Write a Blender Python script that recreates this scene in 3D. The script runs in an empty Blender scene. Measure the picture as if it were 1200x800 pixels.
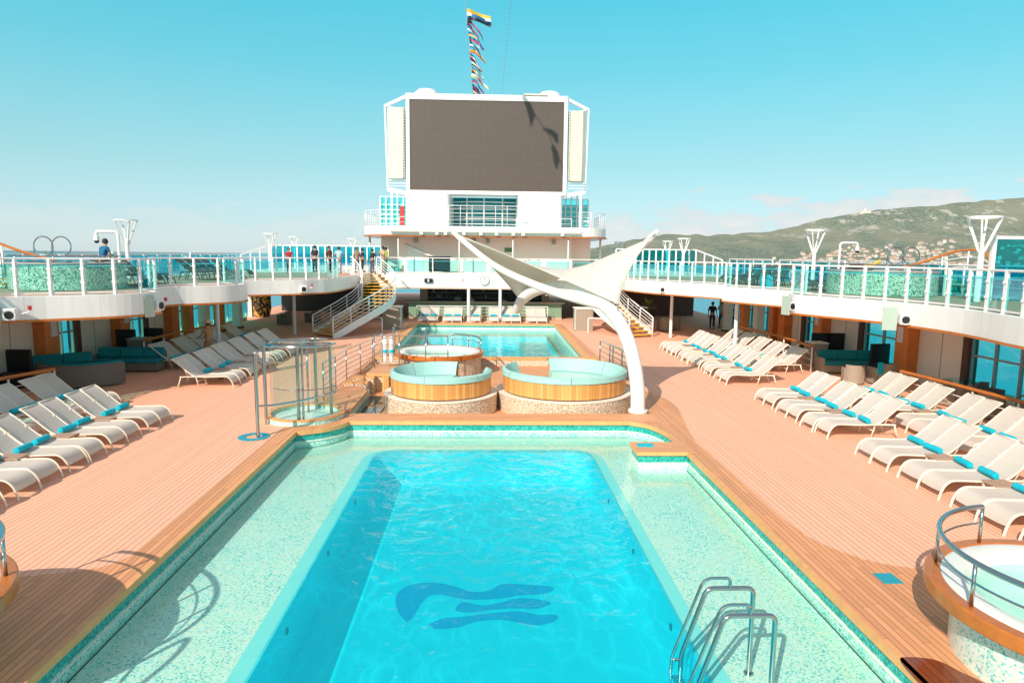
import bpy, bmesh, math, random
from mathutils import Vector, Matrix, Quaternion, noise
from mathutils.geometry import tessellate_polygon
random.seed(7)
C = bpy.context.scene.collection
PI = math.pi
R = math.radians

# ------------------------------------------------------------------ materials
class NT:
    def __init__(s, name):
        s.m = bpy.data.materials.new(name); s.m.use_nodes = True
        s.t = s.m.node_tree; s.t.nodes.clear()
        s.out = s.t.nodes.new('ShaderNodeOutputMaterial')
    def n(s, typ, **k):
        nd = s.t.nodes.new('ShaderNode' + typ)
        for a, v in k.items():
            if a.startswith('i_'):
                key = a[2:]
                key = int(key) if key.isdigit() else key.replace('_', ' ')
                if isinstance(v, bpy.types.NodeSocket): s.t.links.new(v, nd.inputs[key])
                else: nd.inputs[key].default_value = v
            else: setattr(nd, a, v)
        return nd
    def math(s, op, a, b=0.0, c=None):
        nd = s.t.nodes.new('ShaderNodeMath'); nd.operation = op
        for i, v in enumerate([a, b] + ([c] if c is not None else [])):
            if isinstance(v, bpy.types.NodeSocket): s.t.links.new(v, nd.inputs[i])
            else: nd.inputs[i].default_value = v
        return nd.outputs[0]
    def mix(s, f, a, b, typ='MIX'):
        nd = s.t.nodes.new('ShaderNodeMix'); nd.data_type = 'RGBA'; nd.blend_type = typ
        for i, v in ((0, f), (6, a), (7, b)):
            if isinstance(v, bpy.types.NodeSocket): s.t.links.new(v, nd.inputs[i])
            else: nd.inputs[i].default_value = (v if i == 0 else tuple(v[:3]) + (1,))
        return nd.outputs[2]
    def ramp(s, f, stops, interp='LINEAR'):
        nd = s.t.nodes.new('ShaderNodeValToRGB'); nd.color_ramp.interpolation = interp
        e = nd.color_ramp.elements
        while len(e) < len(stops): e.new(0.5)
        for el, (p, c) in zip(e, stops):
            el.position = p
            el.color = (tuple(c) + (1,)) if len(c) == 3 else c
        s.t.links.new(f, nd.inputs[0]); return nd.outputs[0]
    def pos(s): return s.n('NewGeometry').outputs['Position']
    def xyz(s, v):
        nd = s.n('SeparateXYZ', i_0=v); return nd.outputs
    def comb(s, x, y, z): return s.n('CombineXYZ', i_0=x, i_1=y, i_2=z).outputs[0]
    def noise(s, v, scale, detail=3, rough=.55):
        return s.n('TexNoise', i_Vector=v, i_Scale=scale, i_Detail=detail, i_Roughness=rough).outputs[0]
    def bump(s, h, dist=.01, strength=1.0):
        return s.n('Bump', i_Height=h, i_Distance=dist, i_Strength=strength).outputs[0]
    def princ(s, col, rough=.5, metal=0.0, normal=None, **k):
        nd = s.n('BsdfPrincipled')
        for key, v in (('Base Color', col), ('Roughness', rough), ('Metallic', metal)):
            if isinstance(v, bpy.types.NodeSocket): s.t.links.new(v, nd.inputs[key])
            else: nd.inputs[key].default_value = (tuple(v[:3]) + (1,)) if key == 'Base Color' else v
        for key, v in k.items(): nd.inputs[key.replace('_', ' ')].default_value = v
        if normal is not None: s.t.links.new(normal, nd.inputs['Normal'])
        s.t.links.new(nd.outputs[0], s.out.inputs[0]); return s.m

def plain(name, col, rough=.5, metal=0.0, var=.06, scale=3.0, bump=0.0, bscale=60):
    t = NT(name); p = t.n('TexCoord').outputs['Object'] if scale > 20 else t.pos()
    f = t.noise(p, scale, 4)
    c = t.mix(f, [max(0, x * (1 - var * 1.6)) for x in col], [min(1, x * (1 + var * .7)) for x in col])
    nrm = t.bump(t.noise(t.pos(), bscale, 2), bump) if bump else None
    return t.princ(c, rough, metal, nrm)

def planks(name, w, base, gap, gapw, var, length, axis='x', weather=.1, rough=.6, streak=True):
    t = NT(name); p = t.pos(); x, y, z = t.xyz(p)
    if axis == 'y': x, y = y, x
    u = t.math('DIVIDE', x, w); idx = t.math('FLOOR', u); fr = t.math('FRACT', u)
    r1 = t.n('TexWhiteNoise', noise_dimensions='1D', i_W=idx).outputs['Value']
    v = t.math('ADD', t.math('DIVIDE', y, length), t.math('MULTIPLY', r1, 7.0))
    vi = t.math('FLOOR', v); vf = t.math('FRACT', v)
    r2 = t.n('TexWhiteNoise', noise_dimensions='2D', i_Vector=t.comb(idx, vi, 0.0)).outputs['Value']
    g1 = t.math('GREATER_THAN', t.math('ABSOLUTE', t.math('SUBTRACT', fr, .5)), .5 - gapw / w / 2)
    g2 = t.math('GREATER_THAN', t.math('ABSOLUTE', t.math('SUBTRACT', vf, .5)), .5 - .002 / length)
    g = t.math('MAXIMUM', g1, g2)
    dark = [c * (1 - var) for c in base]; light = [min(1, c * (1 + var * .8)) for c in base]
    c = t.mix(r2, dark, light)
    if streak:
        st = t.noise(t.comb(t.math('MULTIPLY', x, 60.0), t.math('MULTIPLY', y, 2.5), z), 1.0, 4)
        c = t.mix(t.math('MULTIPLY', st, .35), c, [b * .62 for b in base])
    wn = t.noise(p, .45, 5); c = t.mix(t.math('MULTIPLY', t.math('SUBTRACT', wn, .35), weather * 4), c, [b * .8 for b in base])
    sp = t.noise(p, 6.0, 4, .7)
    c = t.mix(t.ramp(sp, [(.62, (0, 0, 0)), (.72, (weather * 1.2,) * 3)]), c, [b * .6 for b in base])
    c = t.mix(g, c, gap)
    h = t.math('SUBTRACT', 1.0, g)
    return t.princ(c, rough, 0.0, t.bump(h, .003, .6))

def mosaic(name, size, pal, grout, rough=.3, spread=.5):
    """small square tiles, each cell its own colour from the ramp 'pal'"""
    t = NT(name); p = t.n('VectorMath', operation='ADD', i_0=t.pos(), i_1=(.0037, .0041, .0043)).outputs[0]
    sc = t.n('VectorMath', operation='SCALE', i_0=p); sc.inputs['Scale'].default_value = 1 / size
    fl = t.n('VectorMath', operation='FLOOR', i_0=sc.outputs[0]).outputs[0]
    r = t.n('TexWhiteNoise', noise_dimensions='3D', i_Vector=fl).outputs['Value']
    big = t.noise(p, 1.3, 4); med = t.noise(p, 9.0, 3)
    f = t.math('ADD', t.math('ADD', r, t.math('MULTIPLY', t.math('SUBTRACT', big, .5), spread)), t.math('MULTIPLY', t.math('SUBTRACT', med, .5), .5))
    c = t.ramp(f, pal, 'LINEAR')
    c = t.mix(t.math('MULTIPLY', t.ramp(t.noise(p, .8, 5), [(.45, (0, 0, 0)), (.7, (1, 1, 1))]), .15), c, grout)
    return t.princ(c, rough, 0.0)

def pebble(name, base, dark, scale=26):
    t = NT(name); p = t.pos()
    v = t.n('TexVoronoi', i_Vector=p, i_Scale=scale); d = v.outputs['Distance']; col = v.outputs['Color']
    r = t.xyz(col)[0]
    c = t.mix(r, [b * .72 for b in base], [min(1, b * 1.15) for b in base])
    c = t.mix(t.ramp(d, [(.35, (0, 0, 0)), (.62, (1, 1, 1))]), c, dark)
    return t.princ(c, .6, 0, t.bump(t.math('SUBTRACT', 1.0, d), .008))

def schlick(t, f0, nrm=None):
    g = t.n('NewGeometry'); d = t.n('VectorMath', operation='DOT_PRODUCT', i_0=g.outputs['Incoming'], i_1=nrm if nrm is not None else g.outputs['Normal'])
    c = t.math('SUBTRACT', 1.0, t.math('MINIMUM', t.math('ABSOLUTE', d.outputs['Value']), 1.0))
    return t.math('ADD', f0, t.math('MULTIPLY', t.math('POWER', c, 5.0), 1 - f0))

def glass(name, tint, refl=1.45, rough=.01, bumpy=0):
    t = NT(name)
    tr = t.n('BsdfTransparent', i_Color=tuple(tint) + (1,)); gl = t.n('BsdfGlossy', i_Roughness=rough)
    fr = schlick(t, .045)
    mx = t.n('MixShader', i_0=fr, i_1=tr.outputs[0], i_2=gl.outputs[0])
    t.t.links.new(mx.outputs[0], t.out.inputs[0]); return t.m

def water(name, tint, waves=(2.5, .03), caustic=None, milk=0.0, milkcol=(.5, .85, .85)):
    t = NT(name); p = t.pos()
    wp = t.n('VectorMath', operation='ADD', i_0=p, i_1=t.n('VectorMath', operation='SCALE', i_0=t.n('TexNoise', i_Vector=p, i_Scale=.9, i_Detail=2).outputs['Color'], i_Scale=.8).outputs[0]).outputs[0]
    n1 = t.noise(wp, waves[0], 3); n2 = t.n('TexVoronoi', feature='SMOOTH_F1', i_Vector=wp, i_Scale=waves[0] * 1.3, i_Smoothness=.8).outputs['Distance']
    nrm = t.bump(t.math('ADD', n1, t.math('MULTIPLY', n2, .6)), waves[1])
    col = None
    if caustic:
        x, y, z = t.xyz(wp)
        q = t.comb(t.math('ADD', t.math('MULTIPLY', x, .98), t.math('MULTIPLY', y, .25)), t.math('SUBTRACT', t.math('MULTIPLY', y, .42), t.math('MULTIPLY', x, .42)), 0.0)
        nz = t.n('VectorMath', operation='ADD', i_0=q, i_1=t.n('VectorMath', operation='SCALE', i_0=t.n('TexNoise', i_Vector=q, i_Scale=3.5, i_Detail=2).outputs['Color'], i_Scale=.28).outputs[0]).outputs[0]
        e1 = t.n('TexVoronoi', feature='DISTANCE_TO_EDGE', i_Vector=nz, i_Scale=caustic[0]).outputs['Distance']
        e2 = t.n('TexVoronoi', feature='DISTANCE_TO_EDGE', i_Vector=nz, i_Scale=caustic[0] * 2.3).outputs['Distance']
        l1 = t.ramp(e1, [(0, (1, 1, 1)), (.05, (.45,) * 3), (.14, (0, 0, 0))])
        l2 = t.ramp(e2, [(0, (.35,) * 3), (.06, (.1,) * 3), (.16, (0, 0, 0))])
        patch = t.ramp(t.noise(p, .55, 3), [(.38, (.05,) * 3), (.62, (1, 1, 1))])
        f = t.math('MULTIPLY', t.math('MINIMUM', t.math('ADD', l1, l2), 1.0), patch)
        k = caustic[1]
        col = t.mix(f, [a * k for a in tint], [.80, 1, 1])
    tr = t.n('BsdfTransparent'); 
    if col: t.t.links.new(col, tr.inputs[0])
    else: tr.inputs[0].default_value = tuple(tint) + (1,)
    gl = t.n('BsdfGlossy', i_Roughness=.03, i_Normal=nrm); fr = schlick(t, .02, nrm)
    base = tr.outputs[0]
    if milk:
        df = t.n('BsdfDiffuse', i_Color=tuple(milkcol) + (1,))
        base = t.n('MixShader', i_0=milk, i_1=base, i_2=df.outputs[0]).outputs[0]
    mx = t.n('MixShader', i_0=fr, i_1=base, i_2=gl.outputs[0])
    t.t.links.new(mx.outputs[0], t.out.inputs[0]); return t.m

M = {}
M['deck'] = planks('deck_planks', .112, (.95, .50, .325), (.42, .19, .125), .012, .055, 5.0, weather=.09, rough=.7, streak=False)
M['updeck'] = plain('upper_deck_floor', (.62, .36, .25), .7)
M['teak'] = planks('teak_planks', .095, (.82, .37, .17), (.16, .07, .04), .008, .16, 1.6, weather=.12, rough=.55)
M['teak_x'] = planks('teak_planks_cross', .095, (.86, .40, .19), (.16, .07, .04), .008, .16, 1.6, axis='y', weather=.12, rough=.55)
M['nosing'] = plain('teak_nosing', (.86, .42, .16), .5, var=.2, scale=5)
M['slatwood'] = planks('slat_wood', .085, (.80, .42, .13), (.40, .17, .05), .008, .18, 3, rough=.5, weather=.05)
M['varnish'] = plain('varnished_wood', (.60, .17, .025), .18, var=.25, scale=6)
M['ship_wood'] = plain('column_veneer', (.85, .25, .05), .35, var=.25, scale=2)
M['mosaic'] = mosaic('ledge_mosaic', .024, [(0, (.15, .55, .52)), (.13, (.40, .76, .68)), (.35, (.74, .86, .74)), (.7, (.84, .90, .80)), (.9, (.90, .86, .72)), (1, (.88, .70, .52))], (.74, .86, .76))
M['mosaic_teal'] = mosaic('wall_mosaic', .026, [(0, (.06, .46, .43)), (.22, (.26, .66, .58)), (.5, (.52, .80, .69)), (1, (.72, .88, .76))], (.45, .75, .66))
M['tile_band'] = mosaic('teal_tile_band', .026, [(0, (.0, .22, .20)), (.5, (.01, .38, .33)), (1, (.10, .55, .46))], (.05, .4, .36))
M['mosaic_up'] = mosaic('upper_tub_mosaic', .04, [(0, (.08, .14, .11)), (.3, (.28, .34, .26)), (.6, (.62, .60, .46)), (1, (.80, .74, .58))], (.35, .5, .4))
M['pebble'] = pebble('pebble_cladding', (.88, .74, .58), (.48, .34, .22), 24)
M['poolpaint'] = plain('pool_paint', (.012, .90, .98), .5, var=.08, scale=.8)
M['poolstrip'] = plain('pool_edge_tile', (.30, .80, .78), .35, var=.05)
M['emblem'] = plain('emblem_tile', (.0, .34, .66), .5)
def white_mat():
    t = NT('white_paint'); p = t.pos(); x, y, z = t.xyz(p)
    st = t.noise(t.comb(t.math('MULTIPLY', x, 5.0), t.math('MULTIPLY', y, 5.0), t.math('MULTIPLY', z, .5)), 1.0, 5, .65)
    c = t.mix(t.ramp(st, [(.5, (0, 0, 0)), (.78, (.55,) * 3)]), (.84, .82, .79), (.66, .60, .53))
    c = t.mix(t.math('MULTIPLY', t.noise(p, .7, 4), .15), c, (.70, .66, .62))
    fr = t.math('FRACT', t.math('MULTIPLY', t.math('ADD', x, t.math('MULTIPLY', y, .8)), .42)); g = t.math('LESS_THAN', fr, .006)
    c = t.mix(t.math('MULTIPLY', g, .45), c, (.45, .42, .40))
    return t.princ(c, .4, 0, t.bump(t.noise(p, 1.6, 2), .004))
M['white'] = white_mat()
M['cream'] = plain('cream_paint', (.88, .80, .70), .5, var=.06, scale=.6)
M['pinkwall'] = plain('tower_paint', (.93, .76, .67), .55, var=.05, scale=.4)
M['louver'] = plain('louver_cream', (.74, .68, .56), .5, var=.08)
M['steel'] = plain('polished_steel', (.50, .51, .51), .14, 1.0, var=.05)
M['whitemetal'] = plain('white_railing_paint', (.83, .80, .78), .35, var=.04)
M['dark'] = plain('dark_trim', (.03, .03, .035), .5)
M['black'] = plain('black_plastic', (.012, .012, .014), .45)
M['darkwood'] = plain('dark_timber', (.10, .035, .02), .5, var=.2)
M['grey'] = plain('grey_metal', (.35, .35, .34), .5)
M['frame'] = plain('lounger_frame', (.84, .72, .58), .4, var=.05)
def sling_mat():
    t = NT('sling_fabric'); p = t.n('TexCoord').outputs['Object']
    w1 = t.n('TexWave', wave_type='BANDS', bands_direction='Y', i_Vector=p, i_Scale=60.0).outputs['Fac']
    c = t.mix(t.noise(p, 5.0, 3), (.66, .60, .525), (.76, .69, .61))
    c = t.mix(t.math('MULTIPLY', w1, .12), c, (.45, .40, .36))
    d = t.n('BsdfDiffuse', i_Color=(1, 1, 1, 1)); t.t.links.new(c, d.inputs[0])
    tl = t.n('BsdfTranslucent'); t.t.links.new(c, tl.inputs[0])
    mx = t.n('MixShader', i_0=.14, i_1=d.outputs[0], i_2=tl.outputs[0]); t.t.links.new(mx.outputs[0], t.out.inputs[0])
    return t.m
M['sling'] = sling_mat()
M['darksling'] = plain('dark_sling', (.075, .11, .09), .7)
M['towel'] = plain('towel_turquoise', (.0, .52, .66), .85, var=.15, scale=12, bump=.004, bscale=180)
M['sofa'] = plain('teal_cushion', (.0, .235, .27), .8, var=.15, scale=4)
M['tubcushion'] = plain('aqua_cushion', (.38, .66, .60), .6, var=.10, scale=5)
def wicker(name, c):
    t = NT(name); p = t.n('TexCoord').outputs['Object']
    a = t.n('TexWave', bands_direction='Z', i_Vector=p, i_Scale=28.0).outputs['Fac']; b = t.n('TexWave', bands_direction='DIAGONAL', i_Vector=p, i_Scale=22.0).outputs['Fac']
    f = t.math('MULTIPLY', a, b); return t.princ(t.mix(f, [x * .5 for x in c], c), .7)
M['wicker'] = wicker('wicker_tan', (.56, .44, .34)); M['wickerdark'] = wicker('wicker_dark', (.30, .24, .20))
M['tabletop'] = planks('table_slats', .06, (.55, .36, .25), (.2, .1, .07), .01, .1, 2)
M['glass'] = glass('clear_glass', (.80, .95, .93)); M['tealglass'] = glass('railing_glass', (.62, .96, .95), 1.5)
M['blueglass'] = glass('tinted_windscreen', (.08, .80, .88), 1.5); M['winglass'] = glass('window_glass', (.45, 1.0, 1.0), 1.5)
M['plateglass'] = plain('frosted_glass', (.42, .52, .44), .3)
M['acrylic'] = plain('tub_acrylic', (.84, .83, .77), .2, var=.03)
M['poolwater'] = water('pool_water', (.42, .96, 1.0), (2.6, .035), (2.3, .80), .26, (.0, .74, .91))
M['ledgewater'] = water('ledge_water', (.80, .975, .94), (3.0, .006))
M['farwater'] = water('second_pool_water', (.55, .93, .96), (2.2, .02))
M['darkwater'] = plain('channel_water', (.02, .07, .07), .06)
M['tubwater'] = water('tub_water', (.70, .95, .90), (5, .01), None, .12)
def canvas_mat():
    t = NT('canopy_fabric'); c = t.mix(t.noise(t.pos(), .8, 4), (.84, .82, .79), (.88, .86, .83))
    dp = t.n('VectorMath', operation='DOT_PRODUCT', i_0=t.pos(), i_1=(.93, -.25, .1)).outputs['Value']
    g = t.math('LESS_THAN', t.math('FRACT', t.math('MULTIPLY', dp, 1.15)), .028); c = t.mix(t.math('MULTIPLY', g, .35), c, (.5, .48, .44))
    d = t.n('BsdfDiffuse'); tl = t.n('BsdfTranslucent', i_Color=(.80, .77, .60, 1)); t.t.links.new(c, d.inputs[0])
    mx = t.n('MixShader', i_0=.42, i_1=d.outputs[0], i_2=tl.outputs[0]); t.t.links.new(mx.outputs[0], t.out.inputs[0]); return t.m
M['canvas'] = canvas_mat()
def screen_mat():
    t = NT('led_panel'); p = t.pos(); x, y, z = t.xyz(p)
    fx = t.math('ABSOLUTE', t.math('SUBTRACT', t.math('FRACT', t.math('MULTIPLY', x, 2.0)), .5)); fz = t.math('ABSOLUTE', t.math('SUBTRACT', t.math('FRACT', t.math('MULTIPLY', z, 2.0)), .5))
    g = t.math('GREATER_THAN', t.math('MAXIMUM', fx, fz), .478)
    f2 = t.n('TexWhiteNoise', noise_dimensions='2D', i_Vector=t.comb(t.math('FLOOR', t.math('MULTIPLY', x, 2.0)), t.math('FLOOR', t.math('MULTIPLY', z, 2.0)), 0.0)).outputs['Value']
    c = t.mix(f2, (.102, .073, .060), (.107, .077, .064)); c = t.mix(g, c, (.085, .06, .05))
    return t.princ(c, .55)
M['screen'] = screen_mat()
M['green'] = plain('bar_green', (.22, .34, .22), .5); M['counter'] = plain('counter_top', (.60, .42, .30), .3)
M['skin'] = plain('skin', (.50, .27, .18), .6); M['hair'] = plain('dark_hair', (.03, .018, .012), .6)
M['red'] = plain('red_paint', (.55, .03, .03), .5); M['yellow'] = plain('yellow_cloth', (.80, .48, .03), .6); M['blue'] = plain('blue_cloth', (.02, .12, .30), .6)
M['edge'] = plain('glass_edge_cyan', (.12, .66, .78), .3)
M['sign'] = plain('deck_sign_blue', (.01, .35, .45), .4); M['paper'] = plain('white_notice', (.80, .78, .76), .6)
M['leaf'] = plain('palm_leaf', (.16, .24, .05), .6, var=.4, scale=4)
M['roof'] = plain('terracotta_roof', (.44, .27, .20), .8); M['housewall'] = plain('house_wall', (.78, .66, .55), .8)
M['straw'] = plain('straw_hat', (.70, .50, .30), .8)
_cl = {}
def cloth(c):
    k = tuple(round(x, 3) for x in c)
    if k not in _cl: _cl[k] = plain('cloth_%d' % len(_cl), c, .8, var=.2, scale=8)
    return _cl[k]

# ------------------------------------------------------------------ mesh builder
class MB:
    def __init__(s): s.v = []; s.f = []; s.sm = []
    def add(s, vs, fs, smooth=False):
        o = len(s.v); s.v += [tuple(v) for v in vs]
        for f in fs: s.f.append([i + o for i in f]); s.sm.append(smooth)
        return s
    def box(s, x0, x1, y0, y1, z0, z1, mat=None):
        vs = [Vector((x, y, z)) for z in (z0, z1) for x, y in ((x0, y0), (x1, y0), (x1, y1), (x0, y1))]
        if mat is not None: vs = [mat @ v for v in vs]
        return s.add(vs, [(3, 2, 1, 0), (4, 5, 6, 7), (0, 1, 5, 4), (1, 2, 6, 5), (2, 3, 7, 6), (3, 0, 4, 7)])
    def cyl(s, x, y, z0, z1, r, n=16, r2=None, cap=True):
        r2 = r if r2 is None else r2
        vs = [(x + r * math.cos(2 * PI * i / n), y + r * math.sin(2 * PI * i / n), z0) for i in range(n)] + \
             [(x + r2 * math.cos(2 * PI * i / n), y + r2 * math.sin(2 * PI * i / n), z1) for i in range(n)]
        s.add(vs, [(i, (i + 1) % n, n + (i + 1) % n, n + i) for i in range(n)], True)
        if cap: s.add(vs, [tuple(range(n, 2 * n)), tuple(range(n - 1, -1, -1))])
        return s
    def lathe(s, prof, x=0, y=0, n=40, a0=0, a1=2 * PI, sx=1, sy=1):
        full = abs(a1 - a0 - 2 * PI) < 1e-6; m = n if full else n + 1
        vs = [(x + sx * r * math.cos(a0 + (a1 - a0) * i / n), y + sy * r * math.sin(a0 + (a1 - a0) * i / n), z) for i in range(m) for r, z in prof]
        k = len(prof)
        return s.add(vs, [(i * k + j, ((i + 1) % m) * k + j, ((i + 1) % m) * k + j + 1, i * k + j + 1) for i in range(n) for j in range(k - 1)], True)
    def ring(s, x, y, r0, r1, z0, z1, n=48, a0=0, a1=2 * PI):
        full = abs(a1 - a0 - 2 * PI) < 1e-6
        m = n if full else n + 1
        for pa, pb in (((r1, z0), (r1, z1)), ((r1, z1), (r0, z1)), ((r0, z1), (r0, z0)), ((r0, z0), (r1, z0))):
            s.lathe([pa, pb], x, y, n, a0, a1)
        if not full:
            for a in (a0, a1):
                c, q = math.cos(a), math.sin(a)
                s.add([(x + r * c, y + r * q, z) for r, z in ((r0, z0), (r1, z0), (r1, z1), (r0, z1))], [(0, 1, 2, 3)])
        return s
    def tube(s, pts, r, n=8, closed=False, rads=None, sx=1.0):
        pts = [Vector(p) for p in pts]; k = len(pts)
        T = []
        for i in range(k):
            a = pts[(i - 1) % k] if (closed or i > 0) else pts[i]; b = pts[(i + 1) % k] if (closed or i < k - 1) else pts[i]
            T.append((b - a).normalized())
        u = T[0].orthogonal().normalized() if abs(T[0].z) > .9 else T[0].cross(Vector((0, 0, 1))).normalized()
        vs = []
        for i in range(k):
            if i:
                q = T[i - 1].rotation_difference(T[i]); u = q @ u
            w = T[i].cross(u); rr = rads[i] if rads else r
            for j in range(n):
                a = 2 * PI * j / n; vs.append(pts[i] + (u * math.cos(a) * sx + w * math.sin(a)) * rr)
        m = k if closed else k - 1
        fs = [(i * n + j, i * n + (j + 1) % n, ((i + 1) % k) * n + (j + 1) % n, ((i + 1) % k) * n + j) for i in range(m) for j in range(n)]
        s.add(vs, fs, True)
        if not closed: s.add(vs, [tuple(range(n - 1, -1, -1)), tuple(range((k - 1) * n, k * n))])
        return s
    def bar(s, a, b, w, h):
        a = Vector(a); b = Vector(b); d = (b - a).normalized()
        u = d.cross(Vector((0, 0, 1)));
        if u.length < .01: u = Vector((1, 0, 0))
        u.normalize(); q = u.cross(d)
        vs = [p + u * i * w / 2 + q * j * h / 2 for p in (a, b) for i, j in ((-1, -1), (1, -1), (1, 1), (-1, 1))]
        return s.add(vs, [(3, 2, 1, 0), (4, 5, 6, 7), (0, 1, 5, 4), (1, 2, 6, 5), (2, 3, 7, 6), (3, 0, 4, 7)])
    def ribbon(s, path, z0, z1, t=0.0, closed=False):
        """vertical wall following a plan path; t = thickness to the left of travel"""
        k = len(path); m = k if closed else k - 1
        n = normals(path, closed)
        P = [(p[0], p[1]) for p in path]; Q = [(p[0] + n[i][0] * t, p[1] + n[i][1] * t) for i, p in enumerate(path)]
        z0f = z0 if isinstance(z0, (list, tuple)) else [z0] * k; z1f = z1 if isinstance(z1, (list, tuple)) else [z1] * k
        if t == 0:
            vs = [(x, y, z0f[i]) for i, (x, y) in enumerate(P)] + [(x, y, z1f[i]) for i, (x, y) in enumerate(P)]
            return s.add(vs, [(i, (i + 1) % k, k + (i + 1) % k, k + i) for i in range(m)], k > 6)
        vs = [(P[i][0], P[i][1], z0f[i]) for i in range(k)] + [(P[i][0], P[i][1], z1f[i]) for i in range(k)] + \
             [(Q[i][0], Q[i][1], z1f[i]) for i in range(k)] + [(Q[i][0], Q[i][1], z0f[i]) for i in range(k)]
        for a in range(4):
            b = (a + 1) % 4
            s.add(vs, [(a * k + i, a * k + (i + 1) % k, b * k + (i + 1) % k, b * k + i) for i in range(m)], False)
        if not closed: s.add(vs, [(0, k, 2 * k, 3 * k), (k - 1, 2 * k - 1, 3 * k - 1, 4 * k - 1)])
        return s
    def poly(s, loops, z, up=True):
        """flat sheet; first loop outer, others holes"""
        ls = [[Vector((p[0], p[1], 0)) for p in l] for l in loops]
        tris = tessellate_polygon(ls); fl = [p for l in ls for p in l]
        out = []
        for a, b, c in tris:
            nz = (fl[b] - fl[a]).cross(fl[c] - fl[a]).z
            if abs(nz) < 1e-9: continue
            out.append((a, b, c) if (nz > 0) == up else (a, c, b))
        return s.add([(p.x, p.y, z) for p in fl], out)
    def prism(s, loop, z0, z1):
        s.poly([loop], z1, True); s.poly([loop], z0, False)
        k = len(loop); vs = [(p[0], p[1], z0) for p in loop] + [(p[0], p[1], z1) for p in loop]
        return s.add(vs, [(i, (i + 1) % k, k + (i + 1) % k, k + i) for i in range(k)])
    def xf(s, mat): s.v = [tuple(mat @ Vector(v)) for v in s.v]; return s
    def build(s, name, mat, parent=None, loc=None, bevel=0, subsurf=0):
        me = bpy.data.meshes.new(name); me.from_pydata(s.v, [], s.f); me.update()
        me.polygons.foreach_set('use_smooth', s.sm)
        if bevel:
            md_ = True
        o = bpy.data.objects.new(name, me); C.objects.link(o); me.materials.append(M[mat] if isinstance(mat, str) else mat)
        if any(s.sm) or bevel:
            bm = bmesh.new(); bm.from_mesh(me); bmesh.ops.remove_doubles(bm, verts=bm.verts, dist=1e-5)
            bmesh.ops.recalc_face_normals(bm, faces=bm.faces) if bevel else None
            for e in bm.edges:
                if len(e.link_faces) == 2 and e.calc_face_angle(0) > R(38): e.smooth = False
            bm.to_mesh(me); bm.free()
        if bevel:
            b = o.modifiers.new('bevel', 'BEVEL'); b.width = bevel; b.segments = 3; b.limit_method = 'ANGLE'; b.angle_limit = R(40)
        if subsurf:
            b = o.modifiers.new('sub', 'SUBSURF'); b.levels = subsurf; b.render_levels = subsurf
        if parent: o.parent = parent
        if loc: o.location = loc
        return o
def normals(path, closed=False):
    k = len(path); out = []
    for i in range(k):
        a = path[(i - 1) % k] if (closed or i > 0) else path[i]; b = path[(i + 1) % k] if (closed or i < k - 1) else path[i]
        dx, dy = b[0] - a[0], b[1] - a[1]; l = math.hypot(dx, dy) or 1
        out.append((-dy / l, dx / l))
    return out
def offset(path, d, closed=False):
    n = normals(path, closed); return [(p[0] + n[i][0] * d, p[1] + n[i][1] * d) for i, p in enumerate(path)]
def catmull(pts, seg=6, closed=False):
    P = [Vector(p) for p in pts]; k = len(P); out = []
    m = k if closed else k - 1
    for i in range(m):
        p0 = P[(i - 1) % k] if (closed or i > 0) else P[0] * 2 - P[1]; p1 = P[i]; p2 = P[(i + 1) % k]
        p3 = P[(i + 2) % k] if (closed or i < k - 2) else P[-1] * 2 - P[-2]
        for j in range(seg):
            t = j / seg
            out.append(.5 * ((2 * p1) + (p2 - p0) * t + (2 * p0 - 5 * p1 + 4 * p2 - p3) * t * t + (3 * p1 - p0 - 3 * p2 + p3) * t ** 3))
    if not closed: out.append(P[-1])
    return [tuple(p) for p in out]
def resample(path, step):
    P = [Vector(p) for p in path]; L = [0]
    for a, b in zip(P, P[1:]): L.append(L[-1] + (b - a).length)
    n = max(1, round(L[-1] / step)); out = []
    j = 0
    for i in range(n + 1):
        d = L[-1] * i / n
        while j < len(L) - 2 and L[j + 1] < d: j += 1
        t = (d - L[j]) / max(1e-9, L[j + 1] - L[j]); out.append(tuple(P[j].lerp(P[j + 1], t)))
    return out
def rounded(pts, radii, seg=6):
    """closed polygon with rounded corners"""
    out = []; k = len(pts)
    for i in range(k):
        p = Vector(pts[i]); a = Vector(pts[i - 1]); b = Vector(pts[(i + 1) % k]); r = radii[i]
        if r <= 0: out.append(tuple(p)); continue
        d1 = (a - p).normalized() * r; d2 = (b - p).normalized() * r
        for j in range(seg + 1):
            t = j / seg; out.append(tuple(p + d1 * (1 - t) ** 2 + d2 * t ** 2))
    return out
def tag(o, label, cat, group=None, kind=None):
    o['label'] = label; o['category'] = cat
    if group: o['group'] = group
    if kind: o['kind'] = kind
    return o
def struct(o, label=None):
    o['kind'] = 'structure'
    if label: o['label'] = label
    return o
def thing(name, label, cat, loc=(0, 0, 0), rz=0, group=None):
    o = bpy.data.objects.new(name, None); C.objects.link(o); o.location = loc; o.rotation_euler = (0, 0, rz)
    o.empty_display_size = .2
    return tag(o, label, cat, group)
def kids(o): return [c for c in bpy.data.objects if c.parent == o]
_kc = {}
def dup(root, loc, rz, label, group=None, sx=None):
    if root not in _kc: _kc[root] = [(c, kids(c)) for c in kids(root)]
    r = root.copy(); C.objects.link(r); r.location = loc; r.rotation_euler = (0, 0, rz); r['label'] = label
    if group: r['group'] = group
    for c0, gs in _kc[root]:
        c = c0.copy(); C.objects.link(c); c.parent = r
        for g in gs:
            d = g.copy(); C.objects.link(d); d.parent = c
    return r
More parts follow.
